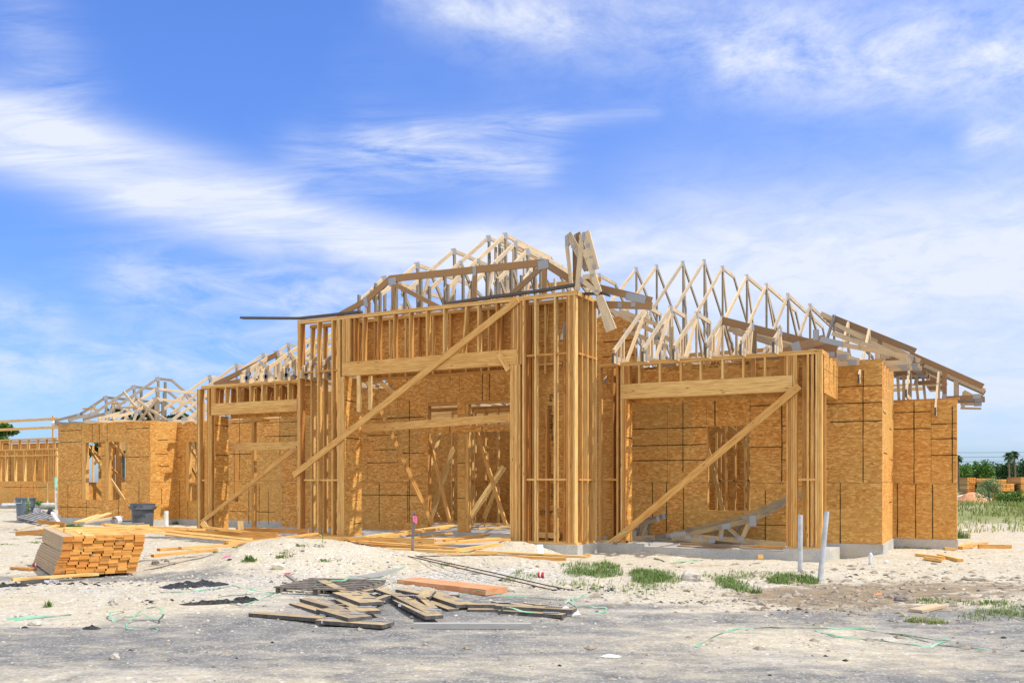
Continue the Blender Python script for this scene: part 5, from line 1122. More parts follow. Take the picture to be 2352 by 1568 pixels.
strap([(1055, 1370, .05), (1085, 1358, .12), (1105, 1356, .12), (1150, 1366, .02), (1240, 1373), (1310, 1378), (1336, 1368), (1356, 1360, .05)], 'long green strap from the orange beam to the right', .02)
strap([(1152, 1405), (1156, 1392, .09), (1200, 1402, .05), (1270, 1415, .0)], 'green strap hooked over the long low truss', .022); strap([(1298, 1386), (1312, 1372, .05), (1324, 1393), (1360, 1392), (1393, 1396), (1390, 1406), (1330, 1409)], 'green strap bent in a loop at the right end of the heap', .02)
def j4(X, Y): return 1400+X*.405, 1187+Y*.405
strap([j4(490, 737), j4(560, 690), j4(660, 648), j4(740, 632), j4(910, 625), j4(1200, 625), j4(1420, 633), j4(1600, 662), j4(1880, 695), j4(1930, 692), j4(1820, 735), j4(1700, 722), j4(1500, 695), j4(1280, 675), j4(1165, 643)], 'long looped green strap on the sandy road at the right', .022)
strap([j4(1640, 662), j4(1880, 728), j4(2165, 750)], 'green strap crossing the end of the long loop at the right', .018)
strap([j4(255, 232), j4(350, 262), j4(440, 248), j4(530, 243)], 'green strap in the wet sand in front of the porch step', .04)
strap([PD(1420, 1228, 16.6), PD(1440, 1218, 16.5), PD(1388, 1247, 16.4), PD(1392, 1240, 16.4)], 'green strap wound round the foot of the diagonal brace', .03)

# ---- plastic pipes
def pipe(label, b0, t0, r_, m_, cap=False, cat='pipe', grp=None, name='plastic_pipe'):
    mb = MB(); mb.tube([b0-Vector((0, 0, .15)), t0], r_, 18, cap=False); mb.tube([t0, b0], r_*.86, 18, cap=False)
    d_ = (t0-b0).normalized(); mb.tube([t0-d_*.001, t0+d_*.002], r_, 18)
    o = mb.build(name, m_, smooth=False); tag(o, label, cat, grp)
p = G(1838, 1313); pipe('tall grey conduit standing upright in front of the porch corner', p, PD(1838, 1182, camXY(p.x, p.y)[1]), .038, 'pipe_grey', grp='grey conduits sticking out of the ground')
p = G(1882, 1334); pipe('tall grey conduit leaning right in the weeds', p, PD(1899, 1174, camXY(p.x, p.y)[1]+.05), .036, 'pipe_grey', grp='grey conduits sticking out of the ground')
p = PD(382, 1206, 25.5); pipe('short thick white pipe standing beside the grey bin', p, PD(382, 1173, 25.5), .06, 'pipe_white')
a, b_ = PD(130, 1157, 31), PD(128, 1096, 31); r = empty('slim_pipe', tuple(a), 'slim upright pipe, white below and green above, left of the house corner', 'pipe')
mb = MB(); mb.tube([a-Vector((0, 0, .2)), a.lerp(b_, .52)], .045, 12); mb.build('lower_pipe', 'pipe_white', r); mb = MB(); mb.tube([a.lerp(b_, .52), b_], .046, 12); mb.build('upper_pipe', 'pipe_green', r)
a, b_ = PD(118, 1174, 24.2), PD(135, 1200, 23.8); r = empty('drain_pipe', tuple(b_), 'white drain pipe with a black elbow leaning on the grey pallet', 'pipe')
mb = MB(); mb.tube([a, b_], .05, 12); mb.build('pipe_run', 'pipe_white', r); mb = MB(); mb.tube([a+Vector((-.10, 0, -.06)), a+Vector((-.05, 0, .03)), a, a.lerp(b_, .15)], .06, 12); mb.build('pipe_elbow', 'black_plastic', r)

# ---- bins
def bin_(label, c, rt, h, m1, text, fl=False):
    r = empty('rubbish_bin', c, label, 'bin')
    mb = MB(); mb.lathe(c, [(rt*.80, 0), (rt*.82, .0), (rt*.86, h*.3), (rt*.92, h*.75), (rt*.93, h*.86)], 40); mb.lathe(c, [(rt*.76, .02), (rt*.86, h*.9)], 40); mb.lathe(c, [(0, .03), (rt*.8, .03)], 40); mb.build('bin_body', m1, r, smooth=True)
    mb = MB()
    if fl: mb.lathe(c, [(rt*.93, h*.80), (rt*1.10, h*.80), (rt*1.02, h*.97), (rt*1.04, h*.975), (rt*1.04, h), (rt*.96, h), (rt*.92, h*.9)], 40)
    else: mb.lathe(c, [(rt*.93, h*.86), (rt*1.0, h*.95), (rt*1.03, h*.96), (rt*1.03, h), (rt*.95, h), (rt*.9, h*.9)], 40)
    mb.build('bin_rim', m1, r)
    for s_ in ((-1, 1) if fl else (-.25,)):
        mb = MB()
        if fl: 
            a = Vector(c)+Vector((C*s_*rt*1.05, SN*s_*rt*1.05, h*.88)); mb.tube([a+Vector((SN*.10, -C*.1, -.03)), a+Vector((C*s_*.05+SN*.08, -C*.08, 0)), a+Vector((C*s_*.05-SN*.08, C*.08, 0)), a+Vector((-SN*.1, C*.1, -.03))], .014, 6)
        else:
            a = Vector(c)+Vector((SN*rt*1.01+s_*rt*C, -C*rt*1.01+s_*rt*SN, h*.80)); e = Vector((C, SN, 0)); mb.tube([a-e*.13+Vector((0, 0, .09)), a-e*.12-Vector((0, 0, .02)), a+e*.12-Vector((0, 0, .02)), a+e*.13+Vector((0, 0, .09))], .017, 6)
        mb.build('bin_handle', m1 if fl else 'bin_light', r)
    if text:
        base = Matrix.Rotation(TH, 4, 'Z') @ Matrix.Rotation(R_(90), 4, 'X')
        for t_, dx, dz, sz in text:
            p = Vector(c)+Vector((SN*(rt*1.06 if dz > h*.8 else rt*.96)+C*dx, -C*(rt*1.06 if dz > h*.8 else rt*.96)+SN*dx, dz)); stamp(t_, p, sz, base, r)
cR = PD(328, 1190, 26.0); bin_('dark grey round bin with flared rim standing by the strand board wall', (cR.x, cR.y, -.19), .33, .80, 'bin_grey', [('BRUTE', -.13, .68, .09), ('FLLSTR', -.16, .40, .12)], True)
cL = PD(58.5, 1180, 31.5); bin_('blue-grey round bin standing far left behind the grey pallet', (cL.x, cL.y, -.12), .32, .80, 'bin_blue', [])
mb = MB(); p = PD(84, 1163, 31.6); mb.lathe((p.x, p.y, p.z-.14), [(.02, .12), (.12, .10), (.16, .0), (.13, -.12), (.1, -.2)], 10); o = mb.build('cement_bag', 'white_cloth'); tag(o, 'crumpled white bag slumped behind the blue-grey bin', 'bag')

# ---- small litter
def can(label, p, an, r_=.033, L=.12, wm='can_red', cat='can'):
    e = Vector((math.cos(an), math.sin(an), 0)); c0 = p+Vector((0, 0, r_)); r = empty('drink_can', tuple(p), label, cat)
    mb = MB(); mb.tube([c0-e*L/2, c0-e*L*.42, c0+e*L*.42, c0+e*L/2], r_, 14, rs=[r_*.82, r_, r_, r_*.82]); mb.build('can_body', wm, r, smooth=False)
    mb = MB(); mb.tube([c0+e*L*.5, c0+e*L*.515], r_*.8, 14); mb.build('can_end', 'aluminium', r)
    mb = MB(); mb.tube([c0-e*L*.12, c0+e*L*.06], r_*1.02, 14, cap=False); mb.build('can_band', 'can_white', r)
can('red and white drink can lying on the asphalt left of the lumber stack', G(84, 1301), TH+.1)
can('crushed red drink can on the gravel left of the grass clumps', G(1243, 1326), TH-.3, .04, .10)
can('small silver and red can on the mud to the right of the conduits', G(1400+1568*.405, 1187+262*.405), TH+1.1, .03, .1, 'can_white')
r_b = G(1177, 1402); r = empty('plastic_bottle', tuple(r_b), 'crushed clear plastic bottle with a blue cap beside the truss heap', 'bottle'); e = Vector((C, SN, 0)); c0 = r_b+Vector((0, 0, .035))
mb = MB(); mb.tube([c0-e*.09, c0-e*.07, c0, c0+e*.05, c0+e*.08], .03, 12, rs=[.02, .035, .03, .035, .015]); mb.build('bottle_body', 'bottle_plastic', r, smooth=True); mb = MB(); mb.tube([c0+e*.08, c0+e*.1], .014, 10); mb.build('bottle_cap', 'cap_blue', r)
r_b = G(1400+1475*.405, 1187+270*.405); r = empty('plastic_bottle', tuple(r_b), 'clear bottle standing crookedly on the mud right of the conduits', 'bottle'); mb = MB(); mb.tube([r_b, r_b+Vector((0, 0, .06)), r_b+Vector((.02, 0, .17)), r_b+Vector((.02, 0, .21))], .03, 12, rs=[.03, .018, .035, .02]); mb.build('bottle_body', 'bottle_plastic', r, smooth=True)
def crumple(label, name, m_, pts_n, c, rx, ry, h, cat, seed, sharp=1.0, an=0):
    random.seed(seed); n = pts_n; V = []; F = []; col = []
    ca2, sa2 = math.cos(TH+an), math.sin(TH+an)
    mb = MB(); grid = {}
    for i in range(n+1):
        for j in range(n+1):
            x, y = (i/n-.5)*2, (j/n-.5)*2; rr = math.hypot(x, y); f = max(0, 1-rr**2.2*.9)
            z = (ru(.0, 1)**1.2 if n < 14 else abs(float(fbm(np.array([x*2.2+y*1.5+seed]), np.array([y*5.0]), 50, 3)[0]))*3.2+ru(0, .12))*h*f*sharp+.004; jx, jy = ru(-.6, .6)/n, ru(-.6, .6)/n
            k2 = 1/(max(1, rr)); X_, Y_ = (x+jx)*rx*k2, (y+jy)*ry*k2
            wx_, wy_ = c.x+X_*ca2-Y_*sa2, c.y+X_*sa2+Y_*ca2
            grid[i, j] = Vector((wx_, wy_, g1(wx_, wy_)+z))
    for i in range(n):
        for j in range(n):
            mb.face([grid[i, j], grid[i+1, j], grid[i+1, j+1], grid[i, j+1]], [(0, 0)]*4)
    o = mb.build(name, m_); tag(o, label, cat); o['kind'] = 'thing'; return o
crumple('crumpled black plastic sheet lying on the pale sand', 'plastic_sheet', 'black_plastic', 26, G(447, 1347), .48, .24, .10, 'plastic sheet', 3)
crumple('white cloth rag crumpled at the right end of the truss heap', 'cloth_rag', 'white_cloth', 9, G(1302, 1411), .17, .09, .10, 'rag', 5, an=.3)
crumple('broken black asphalt slab edge at the end of the green strap', 'asphalt_lump', 'asphalt_lump', 10, G(566, 1378), .16, .06, .06, 'asphalt lump', 6, an=-.1)
crumple('ragged strip of broken asphalt left of the pallet', 'asphalt_lump', 'asphalt_lump', 10, G(500, 1385), .42, .10, .05, 'asphalt lump', 8, an=.25)
crumple('small black asphalt crumb cluster in the left foreground', 'asphalt_lump', 'asphalt_lump', 6, G(211, 1444), .09, .04, .05, 'asphalt lump', 9)
crumple('scrap of white paper on the asphalt right of the rag', 'paper_scrap', 'white_cloth', 5, G(1405, 1508), .09, .05, .03, 'paper', 10)
crumple('orange scrap of plastic on the mud at the right', 'plastic_scrap', 'orange_scrap', 4, G(2016, 1365), .05, .04, .04, 'scrap', 12)
crumple('tangle of pink ribbon on the slope of the mound', 'ribbon_tangle', 'ribbon_pink', 4, G(521, 1278), .07, .04, .02, 'ribbon', 14)
crumple('white litter scrap at the base of the right wing', 'paper_scrap', 'white_cloth', 5, G(2216, 1217), .14, .08, .06, 'paper', 15)
crumple('black debris pile left of the lumber stack at the picture edge', 'asphalt_lump', 'asphalt_lump', 8, G(10, 1346), .35, .1, .05, 'asphalt lump', 16)
random.seed(21)
def rock(label, p, r_, m_, sq=(1, .8, .7), grp=None, name='rock'):
    mb = MB(); n = 9; m = 6; g = []
    for i in range(m+1):
        row = []
        for j in range(n):
            th_, ph = math.pi*i/m, 2*math.pi*j/n; q_ = 1+ru(-.16, .16)
            row.append((p.x+r_*sq[0]*q_*math.sin(th_)*math.cos(ph), p.y+r_*sq[1]*q_*math.sin(th_)*math.sin(ph), p.z+r_*sq[2]*(.35+q_*math.cos(th_))))
        g.append(row)
    g[0] = [g[0][0]]*n; g[m] = [g[m][0]]*n
    for i in range(m):
        for j in range(n):
            j2_ = (j+1) % n; q4 = [g[i][j], g[i+1][j], g[i+1][j2_], g[i][j2_]]
            q4 = [v_ for k_, v_ in enumerate(q4) if v_ not in q4[:k_]]
            mb.face(q4, [(0, 0)]*len(q4))
    o = mb.build(name, m_); tag(o, label, 'rock', grp); return o
rock('large cream limestone chunk beside the grass clump', G(1586, 1333), .13, 'rock', (1.2, .8, .8)); rock('yellow-brown limestone chunk on the mound slope', G(638, 1305), .09, 'rock_yellow', (1.2, .8, .7))
rock('grey round stone on the asphalt in the left foreground', G(264, 1513), .048, 'rock'); rock('pale oval stone on the sand above the looped strap', G(262, 1389), .055, 'rock', (.9, .8, 1.1))
rock('flat pale stone at the asphalt edge left', G(82, 1435), .07, 'rock', (1.3, .8, .5)); rock('dark stone on the sand right of the lumber stack', G(357, 1295), .075, 'rock_dark'); rock('smaller dark stone beside the larger one right of the stack', G(382, 1290), .05, 'rock_dark')
rock('white stone at the right foot of the lumber stack', G(294, 1313), .06, 'rock', (1.2, .8, .8)); rock('round stone against the reinforcing bars', G(1095, 1318), .07, 'rock'); rock('white stone beside the orange beam', G(1172, 1356), .05, 'rock', (1.3, .8, .6))
rock('dark clod on the mud at the right', G(2069, 1379), .08, 'rock_dark'); rock('pale lump behind the lumber stack near the green grass', G(245, 1209), .1, 'rock')
# small cut timber
def jr(X, Y): return 2130.4+X*.1941, 1004.3+Y*.1941
for a, b_, w, d, l, t in ((jr(195, 1310), jr(330, 1322), .14, .05, 'squat cut block nearest the house right of the wing', .8), (jr(285, 1300), jr(515, 1250), .14, .05, 'pale board offcut at the back of the right-hand scatter', .9),
                          (jr(375, 1305), jr(680, 1255), .14, .06, 'thick cut board in the middle of the right-hand scatter', .5), (jr(600, 1295), jr(990, 1300), .05, .11, 'brown board on edge at the right of the scatter', .35),
                          (jr(-130, 1385), jr(190, 1425), .10, .045, 'board offcut lying left in the nearer scatter', .7), (jr(-40, 1425), jr(170, 1455), .10, .05, 'short offcut in front of the nearer scatter', .6), (jr(140, 1390), jr(390, 1450), .10, .05, 'offcut pointing right in the nearer scatter', .8)):
    board([G(*a, .03+.0), G(*b_, .03)], l, w, d, tone=t, group='timber offcuts right of the house')
board([G(2103, 1402, .02), G(2160, 1390, .02)], 'flat split board on the mud at the right', .16, .03, tone=.5, wea=.45); board([G(32, 1303, .02), G(76, 1307, .02)], 'short brown offcut left of the lumber stack', .13, .035, tone=.2, wea=.2)
board([G(28, 1330, .07), G(225, 1318, .05)], 'long yellow board in front of the lumber stack', .08, .04, tone=.9); 
o = board([G(50, 1337, .03), G(112, 1332, .03)], 'grey board with a paper tag under the long yellow board', .1, .05, wea=.9)
p = G(123, 1334, .03); mb = MB(); e = Vector((C, SN, 0)); nrm = Vector((SN, -C, 0)); p += nrm*.06
mb.face([p-e*.10-Vector((0, 0, .035)), p+e*.10-Vector((0, 0, .035)), p+e*.10+Vector((0, 0, .02)), p-e*.1+Vector((0, 0, .02))], [(0, 0), (1, 0), (1, 1), (0, 1)]); o2 = mb.build('paper_tag', 'label_paper', o)
stamp('J14BA', p+nrm*.003+e*.09+Vector((0, 0, .014)), .05, Matrix.Rotation(TH, 4, 'Z') @ Matrix.Rotation(R_(90), 4, 'X') @ Matrix.Rotation(R_(180), 4, 'Z'), o)
board([G(1344+0, 0) if 0 else G(1344, 1275, .02), G(1356, 1275, .02)], 'tiny pale cut block on the step edge left of the porch', .05, .05, tone=.9)
board([G(1861, 1273, .03), G(1872, 1273, .03)] if 0 else [PD(1740, 1278, 15.8), PD(1752, 1278, 15.8)], 'small square pine block on the wet sand in front of the porch', .08, .07, tone=.8)
board([PD(2202, 1164, 33), PD(2282, 1169, 31)], 'long pale board on the sand beyond the right wing', .12, .06, tone=.9, wea=0); 
mb = MB(); mb.face([PD(1234, 1250, 16.2), PD(1247, 1250, 16.2), PD(1249, 1272, 16.0), PD(1237, 1272, 16.0)], [(0, 0)]*4); mb.face([PD(1237, 1272, 16.02), PD(1249, 1272, 16.02), PD(1247, 1250, 16.22), PD(1234, 1250, 16.22)], [(0, 0)]*4); o = mb.build('cement_board_offcut', 'can_white'); tag(o, 'small pale sheet leaning against the slab below the entry column', 'sheet')
board([PD(1408, 1246, 16.2), PD(1418, 1247, 16.2)], 'small grey block on the wet sand before the porch step', .06, .05, wea=.9)
# scrap heap by the left wing
for a, b_, d0, d1, w, d, l, t, we in (((88, 1197), (150, 1204), 24, 23.5, .05, .10, 'orange-brown board on edge in the scrap heap under the grey pallet', .1, 0), ((96, 1216), (140, 1204), 22.5, 23.8, .14, .04, 'yellow plank poking out of the scrap heap', .8, .15), ((36, 1216), (80, 1206), 22.6, 23, .2, .04, 'weathered plank at the left of the scrap heap', .6, .5),
        ((178, 1199), (230, 1182), 24.2, 26, .2, .04, 'pale plank leaning in the scraps below the window', .9, 0), ((200, 1197), (252, 1178), 24.6, 26.5, .12, .04, 'second pale plank behind it in the scraps below the window', .95, .1), ((190, 1200), (278, 1186), 24, 25.5, .14, .05, 'greyish plank lying in front of the window scraps', .7, .5),
        ((276, 1196), (345, 1196), 26.5, 26.0, .1, .04, 'thin grey board at the foot of the wall left of the bin', .5, .9), ((285, 1204), (330, 1201), 24, 24.3, .12, .03, 'pale grey board on the ground behind the stack boards', .9, .7)):
    board([PD(*a, d0), PD(*b_, d1)], l, w, d, tone=t, wea=we, group='scrap boards by the left wing')
mb = MB(); mb.tube([PD(262, 1196, 25), PD(272, 1194, 25.2)], .12, 14, cap=False); o = mb.build('duct_piece', 'aluminium'); tag(o, 'short bent piece of metal duct among the scraps by the wall', 'duct')
# trusses stored inside the porch
def inside(label, v, segs, plates, wea=.3, cen=0):
    base = PY(*segs[0][0], v); r = empty('stored_roof_truss', (base.x, base.y, -.06), label, 'truss', 'trusses stored in the porch')
    for i, (a, b_, w_) in enumerate(segs):
        mb = MB(); mb.seg(PY(*a, v+i*.0012), PY(*b_, v+i*.0012), .038, w_, tone=ru(.5, .95), wea=wea+ru(-.1, .15), end=0); mb.build('truss_member', ['pine_pile']+OLD[1:], r)
    for x, y, w_, h_, an in plates:
        p = PY(x, y, v-.024); c_, s_ = math.cos(an), math.sin(an); mb = MB()
        mb.face([(p.x+xx*c_-zz*s_, p.y, p.z+xx*s_+zz*c_) for xx, zz in ((-w_, -h_), (w_, -h_), (w_, h_), (-w_, h_))], [(0, 0), (2*w_, 0), (2*w_, 2*h_), (0, 2*h_)]); mb.build('nail_plate', 'zinc', r)
def iw(X, Y): return 1430.4+X*.18116, 1132.1+Y*.18116
inside('nearer long truss leaning on the porch back wall with its arm rising to the right', 18.55,
       [(iw(640, 560), iw(1640, 340), .10), (iw(1640, 340), iw(2300, 10), .10), (iw(625, 560), iw(1160, 610), .12), (iw(640, 520), iw(2062, 655), .10), (iw(1260, 440), iw(1240, 565), .10), (iw(1330, 430), iw(1500, 580), .08), (iw(1600, 380), iw(1510, 585), .09)],
       [(*iw(700, 522), .17, .045, .18), (*iw(1310, 420), .09, .055, .2), (*iw(1648, 350), .07, .11, .05), (*iw(1130, 597), .07, .05, 0), (*iw(825, 560), .06, .045, 0), (*iw(985, 580), .03, .06, 0), (*iw(1495, 580), .07, .05, 0), (*iw(1248, 555), .04, .06, 0)])
inside('farther long truss behind it against the porch back wall', 18.75,
       [(iw(560, 540), iw(1550, 310), .10), (iw(1550, 310), iw(2250, -20), .10), (iw(560, 575), iw(1400, 620), .10), (iw(1180, 460), iw(1150, 550), .10), (iw(1500, 390), iw(1440, 520), .08), (iw(1290, 460), iw(1420, 580), .08)], [(*iw(600, 530), .15, .04, .18), (*iw(1550, 310), .06, .03, 0), (*iw(1410, 565), .06, .03, 0)], .45)
inside('short broken truss behind the left post of the porch', 18.4,
       [(iw(115, 575), iw(400, 560), .10), (iw(190, 400), iw(460, 315), .10), (iw(205, 410), iw(150, 560), .09), (iw(255, 400), iw(210, 540), .06), (iw(300, 390), iw(250, 540), .06)], [(*iw(150, 520), .04, .08, 0), (*iw(445, 330), .03, .06, .2), (*iw(185, 410), .03, .05, 0)], .5)
inside('second short broken truss behind the first near the left post', 18.7,
       [(iw(230, 550), iw(540, 545), .09), (iw(200, 370), iw(550, 280), .09), (iw(350, 360), iw(310, 540), .06)], [(*iw(520, 290), .03, .06, .2), (*iw(300, 500), .03, .06, 0)], .55)
for (x0, y0), (x1, y1), v0, v1, l, t, we in ((iw(735, 640), iw(1700, 690), 17.7, 17.75, 'uppermost dark board of the flat pile on the porch edge', .3, .5), (iw(700, 675), iw(1400, 715), 17.45, 17.3, 'brown board under the flat pile reaching left', .2, .3), (iw(1400, 715), iw(1590, 740), 17.3, 17.2, 'tilted short board at the front of the porch pile', .6, .4),
      (iw(1480, 690), iw(1880, 725), 17.4, 17.5, 'grey board at the right of the porch pile', .4, .6), (iw(1500, 670), iw(2070, 690), 17.8, 17.9, 'brown board behind at the right of the porch pile', .2, .2), (iw(1640, 710), iw(2040, 720), 17.6, 17.7, 'black-ended board under the porch pile', .1, .8)):
    board([PY(x0, y0, v0), PY(x1, y1, v1)], l, .09, .045, tone=t, wea=we, group='boards piled flat on the porch slab')

# ================================================================== PLANTS
random.seed(33)
def blade(mb, p, h, w, an, lean, col):
    d = Vector((math.cos(an), math.sin(an), 0)); sdv = Vector((-d.y, d.x, 0))*w/2
    p1 = p+Vector((0, 0, h*.55))+d*(lean*h*.3); p2 = p+Vector((0, 0, h*(1-.35*lean)))+d*(lean*h*.9)
    mb.face([p-sdv, p+sdv, p1+sdv*.8, p1-sdv*.8], [(0, 0)]*4, col); mb.face([p1-sdv*.8, p1+sdv*.8, p2], [(0, 0)]*3, col)
def tuft(mb, c, n, rx, ry, h, w=.012, lean=.8, tone=(0, 1), power=1.0):
    for _ in range(n):
        a_, r_ = ru(0, 6.283), math.sqrt(rnd())**power; X, Y = r_*rx*math.cos(a_), r_*ry*math.sin(a_)
        x, y = c.x+X*C-Y*SN, c.y+X*SN+Y*C
        blade(mb, Vector((x, y, g1q(x, y))), h*ru(.5, 1.15)*(1.15-.5*r_), w*ru(.7, 1.3), ru(0, 6.283), ru(.2, lean), (ru(*tone), 0, 0))
_gc = {}
def g1q(x, y):
    k_ = (round(x*8), round(y*8))
    if k_ not in _gc: _gc[k_] = g1(k_[0]/8, k_[1]/8)
    return _gc[k_]-.01
def clump(label, px, py, n, rx, ry, h, m_='grass', subs=1, name='grass_clump', cat='grass clump', **k_):
    mb = MB(); c = G(px, py)
    for i in range(subs):
        cc = c if i == 0 else c+Vector((ru(-rx, rx)*1.1, ru(-ry, ry)*1.1, 0)); tuft(mb, cc, n//subs, rx*(1 if i == 0 else .5), ry*(1 if i == 0 else .6), h, **k_)
    if subs >= 6: o = mb.build('grass', m_); o['kind'] = 'stuff'; return o
    o = mb.build(name, m_); return tag(o, label, cat)
clump('leftmost broad green grass clump on the sand below the porch corner', 1352, 1308, 1700, .44, .60, .13, subs=5, w=.010, tone=(0, 1), lean=1.2)
clump('dense dark green grass clump beside the limestone chunk', 1512, 1326, 2100, .34, .60, .15, subs=5, w=.010, tone=(0, 1), lean=1.2)
clump('smaller ragged grass clump between the chunk and the conduits', 1686, 1346, 800, .26, .45, .12, subs=5, tone=(0, 1), lean=1.2)
clump('thin spread of grass behind the ragged clump', 1712, 1320, 450, .40, .50, .08, subs=8, tone=(.2, 1))
clump('grass and weeds round the foot of the upright conduit', 1832, 1332, 1000, .28, .50, .16, subs=4, tone=(0, 1), lean=1.2)
clump('thin yellowish grass trailing below the grass clumps', 1410, 1345, 350, .6, .6, .10, subs=8, tone=(.4, 1))
clump('sparse grass beside the reinforcing bars', 1200, 1325, 300, .2, .3, .07, subs=4, tone=(.4, 1))
clump('grass strip on the verge at the right', 2228, 1387, 400, .45, .2, .08, subs=6, tone=(.1, .9)); clump('pale grass patch at the right edge of the picture', 2330, 1415, 420, .35, .3, .09, subs=6, tone=(.3, 1)); clump('dry grass patch below the split board at the right', 2120, 1428, 300, .22, .06, .09, subs=3, tone=(.5, 1), m_='dry_grass')
for i, (x, y, n, r_, h) in enumerate(((573, 1288, 160, .12, .14), (656, 1280, 120, .12, .07), (755, 1287, 120, .2, .05), (494, 1268, 50, .05, .08), (660, 1270, 60, .14, .05), (540, 1258, 50, .06, .08), (700, 1254, 60, .1, .06), (1070, 1270, 130, .25, .06), (1030, 1297, 70, .15, .06), (108, 1394, 40, .05, .12), (1740, 1362, 80, .06, .12), (20, 1250, 160, .3, .06), (80, 1245, 100, .2, .06), (430, 1352, 50, .08, .05))):
    lab = ('dark weedy tuft highest on the mound slope', 'small grass tuft right of the dark weedy one', 'low grass streak under the bars on the mound', 'tiny tuft by the board ends left of the mound', 'thin grass blades on the crest of the mound', 'tiny tuft at the crest beside the bowed board', 'thin blades under the entry boards', 'grass strip at the foot of the entry heap', 'sparse tuft below the entry heap', 'lone seedling on the rubble above the asphalt at left', 'upright weed tuft left of the conduits', 'low weeds on the sand at the left edge', 'low weeds on the sand left of the lumber stack', 'tiny tuft by the black plastic')[i]
    clump(lab, x, y, n, r_, r_*.5, h, tone=(0, 1), subs=2)
clump('green grass at the foot of the wall left of the dark bin', 285, 1205, 900, .55, .3, .22, subs=3, tone=(0, .5)); clump('green grass at the foot of the wall right of the dark bin', 378, 1203, 700, .5, .25, .2, subs=3, tone=(0, .5)); clump('green grass in the scrap heap below the window', 145, 1213, 900, .6, .2, .22, subs=4, tone=(0, .6)); clump('grass beside the slim pipe at the house corner', 118, 1168, 500, .7, .4, .3, subs=3, tone=(.1, .7))
clump('weeds at the right corner of the right wing', 2208, 1235, 420, .22, .15, .30, subs=2, tone=(.1, .8)); clump('sparse grass along the footing between the right wings', 2085, 1258, 240, .4, .1, .08, subs=4, tone=(.3, 1)); clump('single grass sprig by the porch step', 1450, 1255, 60, .15, .05, .22, tone=(.5, 1), w=.006)
# leafy seedling by the rebar
p = G(740, 1256); r = empty('seedling', tuple(p), 'leafy green seedling by the near end of the bars on the mound', 'plant')
mb = MB(); mb.tube([p, p+Vector((.01, 0, .12)), p+Vector((-.01, .01, .2))], .004, 5); mb.build('stem', 'leaf', r)
mb = MB()
for i in range(22):
    a_ = ru(0, 6.28); c_ = p+Vector((ru(-.07, .07), ru(-.07, .07), ru(.03, .22))); s_ = ru(.018, .032); d = Vector((math.cos(a_), math.sin(a_), ru(-.3, .4))); e = d.cross(Vector((0, 0, 1))).normalized()
    mb.face([c_-d*s_, c_+e*s_*.7, c_+d*s_, c_-e*s_*.7], [(0, 0)]*4, (ru(.3, 1), 0, 0))
mb.build('leaves', 'leaf_pale', r)
# verge grass on the right, beyond the house: uncountable
mb = MB(); random.seed(5)
for _ in range(26000):
    Y = ru(25, 60); X = ru(.46, .70)*Y
    if X < 10.2+.05*Y: continue
    dens = .25+.75*(29 < Y < 34)+.6*(Y > 36)
    if rnd() > dens: continue
    x, y = X*C-Y*SN, X*SN+Y*C; t = fbm(np.array([x*.35]), np.array([y*.35]), 77)[0]
    if t < -.2: continue
    blade(mb, Vector((x, y, g1q(x, y))), ru(.12, .36)*(1.0 if Y > 34 else .8), .03, ru(0, 6.28), ru(.2, .8), (min(1, max(0, .5+t*1.5+ru(-.3, .3))), 0, 0))
o = mb.build('grass', 'dry_grass'); o['kind'] = 'stuff'
def bush(label, c, rx, ry, h, n, m_, ls=.06, name='bush', cat='bush', z0=0.0, lobes=7, stem=True):
    r = empty(name, tuple(c), label, cat); mb = MB(); L = []
    for i in range(lobes): a_ = ru(0, 6.28); q_ = ru(0, .62); L.append((c.x+q_*rx*math.cos(a_), c.y+q_*ry*math.sin(a_), c.z+z0+h*ru(.3, .72), ru(.26, .45)))
    for i in range(n):
        l = random.choice(L); a_, b_ = ru(0, 6.28), math.acos(ru(-1, 1)); q_ = ru(.55, 1.08)*l[3]
        p = Vector((l[0]+q_*rx*math.sin(b_)*math.cos(a_), l[1]+q_*ry*math.sin(b_)*math.sin(a_), l[2]+q_*h*math.cos(b_)))
        if p.z < c.z: continue
        s_ = ls*ru(.6, 1.3); u_ = Vector((ru(-1, 1), ru(-1, 1), ru(-1, 1))).normalized(); w_ = u_.cross(Vector((ru(-1, 1), ru(-1, 1), ru(-1, 1)))).normalized()
        mb.face([p-u_*s_, p+w_*s_*.55, p+u_*s_, p-w_*s_*.55], [(0, 0)]*4, (ru(0, 1), 0, 0))
    mb.build('foliage' if name == 'bush' else 'crown', m_, r)
    mb = MB()
    if name == 'bush':
        for i in range(5): mb.tube([c+Vector((ru(-.1, .1), ru(-.1, .1), -.1)), Vector(L[i][:3])], .012, 4)
        mb.build('stems', 'bark', r)
    else:
        mb.tube([c-Vector((0, 0, .3)), c+Vector((.05, 0, h*.3+z0)), c+Vector((-.05, .05, h*.7+z0))], .2, 8, rs=[.035*h+.05, .025*h+.03, .012*h])
        for i in range(5): mb.tube([c+Vector((0, 0, z0+h*.25)), Vector(L[i][:3])], .05, 5, rs=[.014*h, .006*h])
        mb.build('trunk', 'bark', r)
    return r
random.seed(44)
bush('pale grey-green bush in front of the stacked lumber bundles', PD(2272, 1150, 40), .75, .7, 1.0, 2000, 'leaf_pale', .04)
bush('bright green bush at the right edge beyond the sand', PD(2335, 1174, 34), 1.0, .8, .85, 2600, 'leaf', .045); bush('low green bush left of the bright one', PD(2303, 1168, 35), .5, .5, .6, 900, 'leaf', .04)
bush('small weed bush far left by the neighbouring wall', PD(90, 1160, 44), .5, .4, .25, 200, 'leaf', .05); bush('thin weed sprig growing in front of the blue-grey bin', PD(63, 1190, 27), .14, .12, .55, 90, 'leaf_pale', .045)
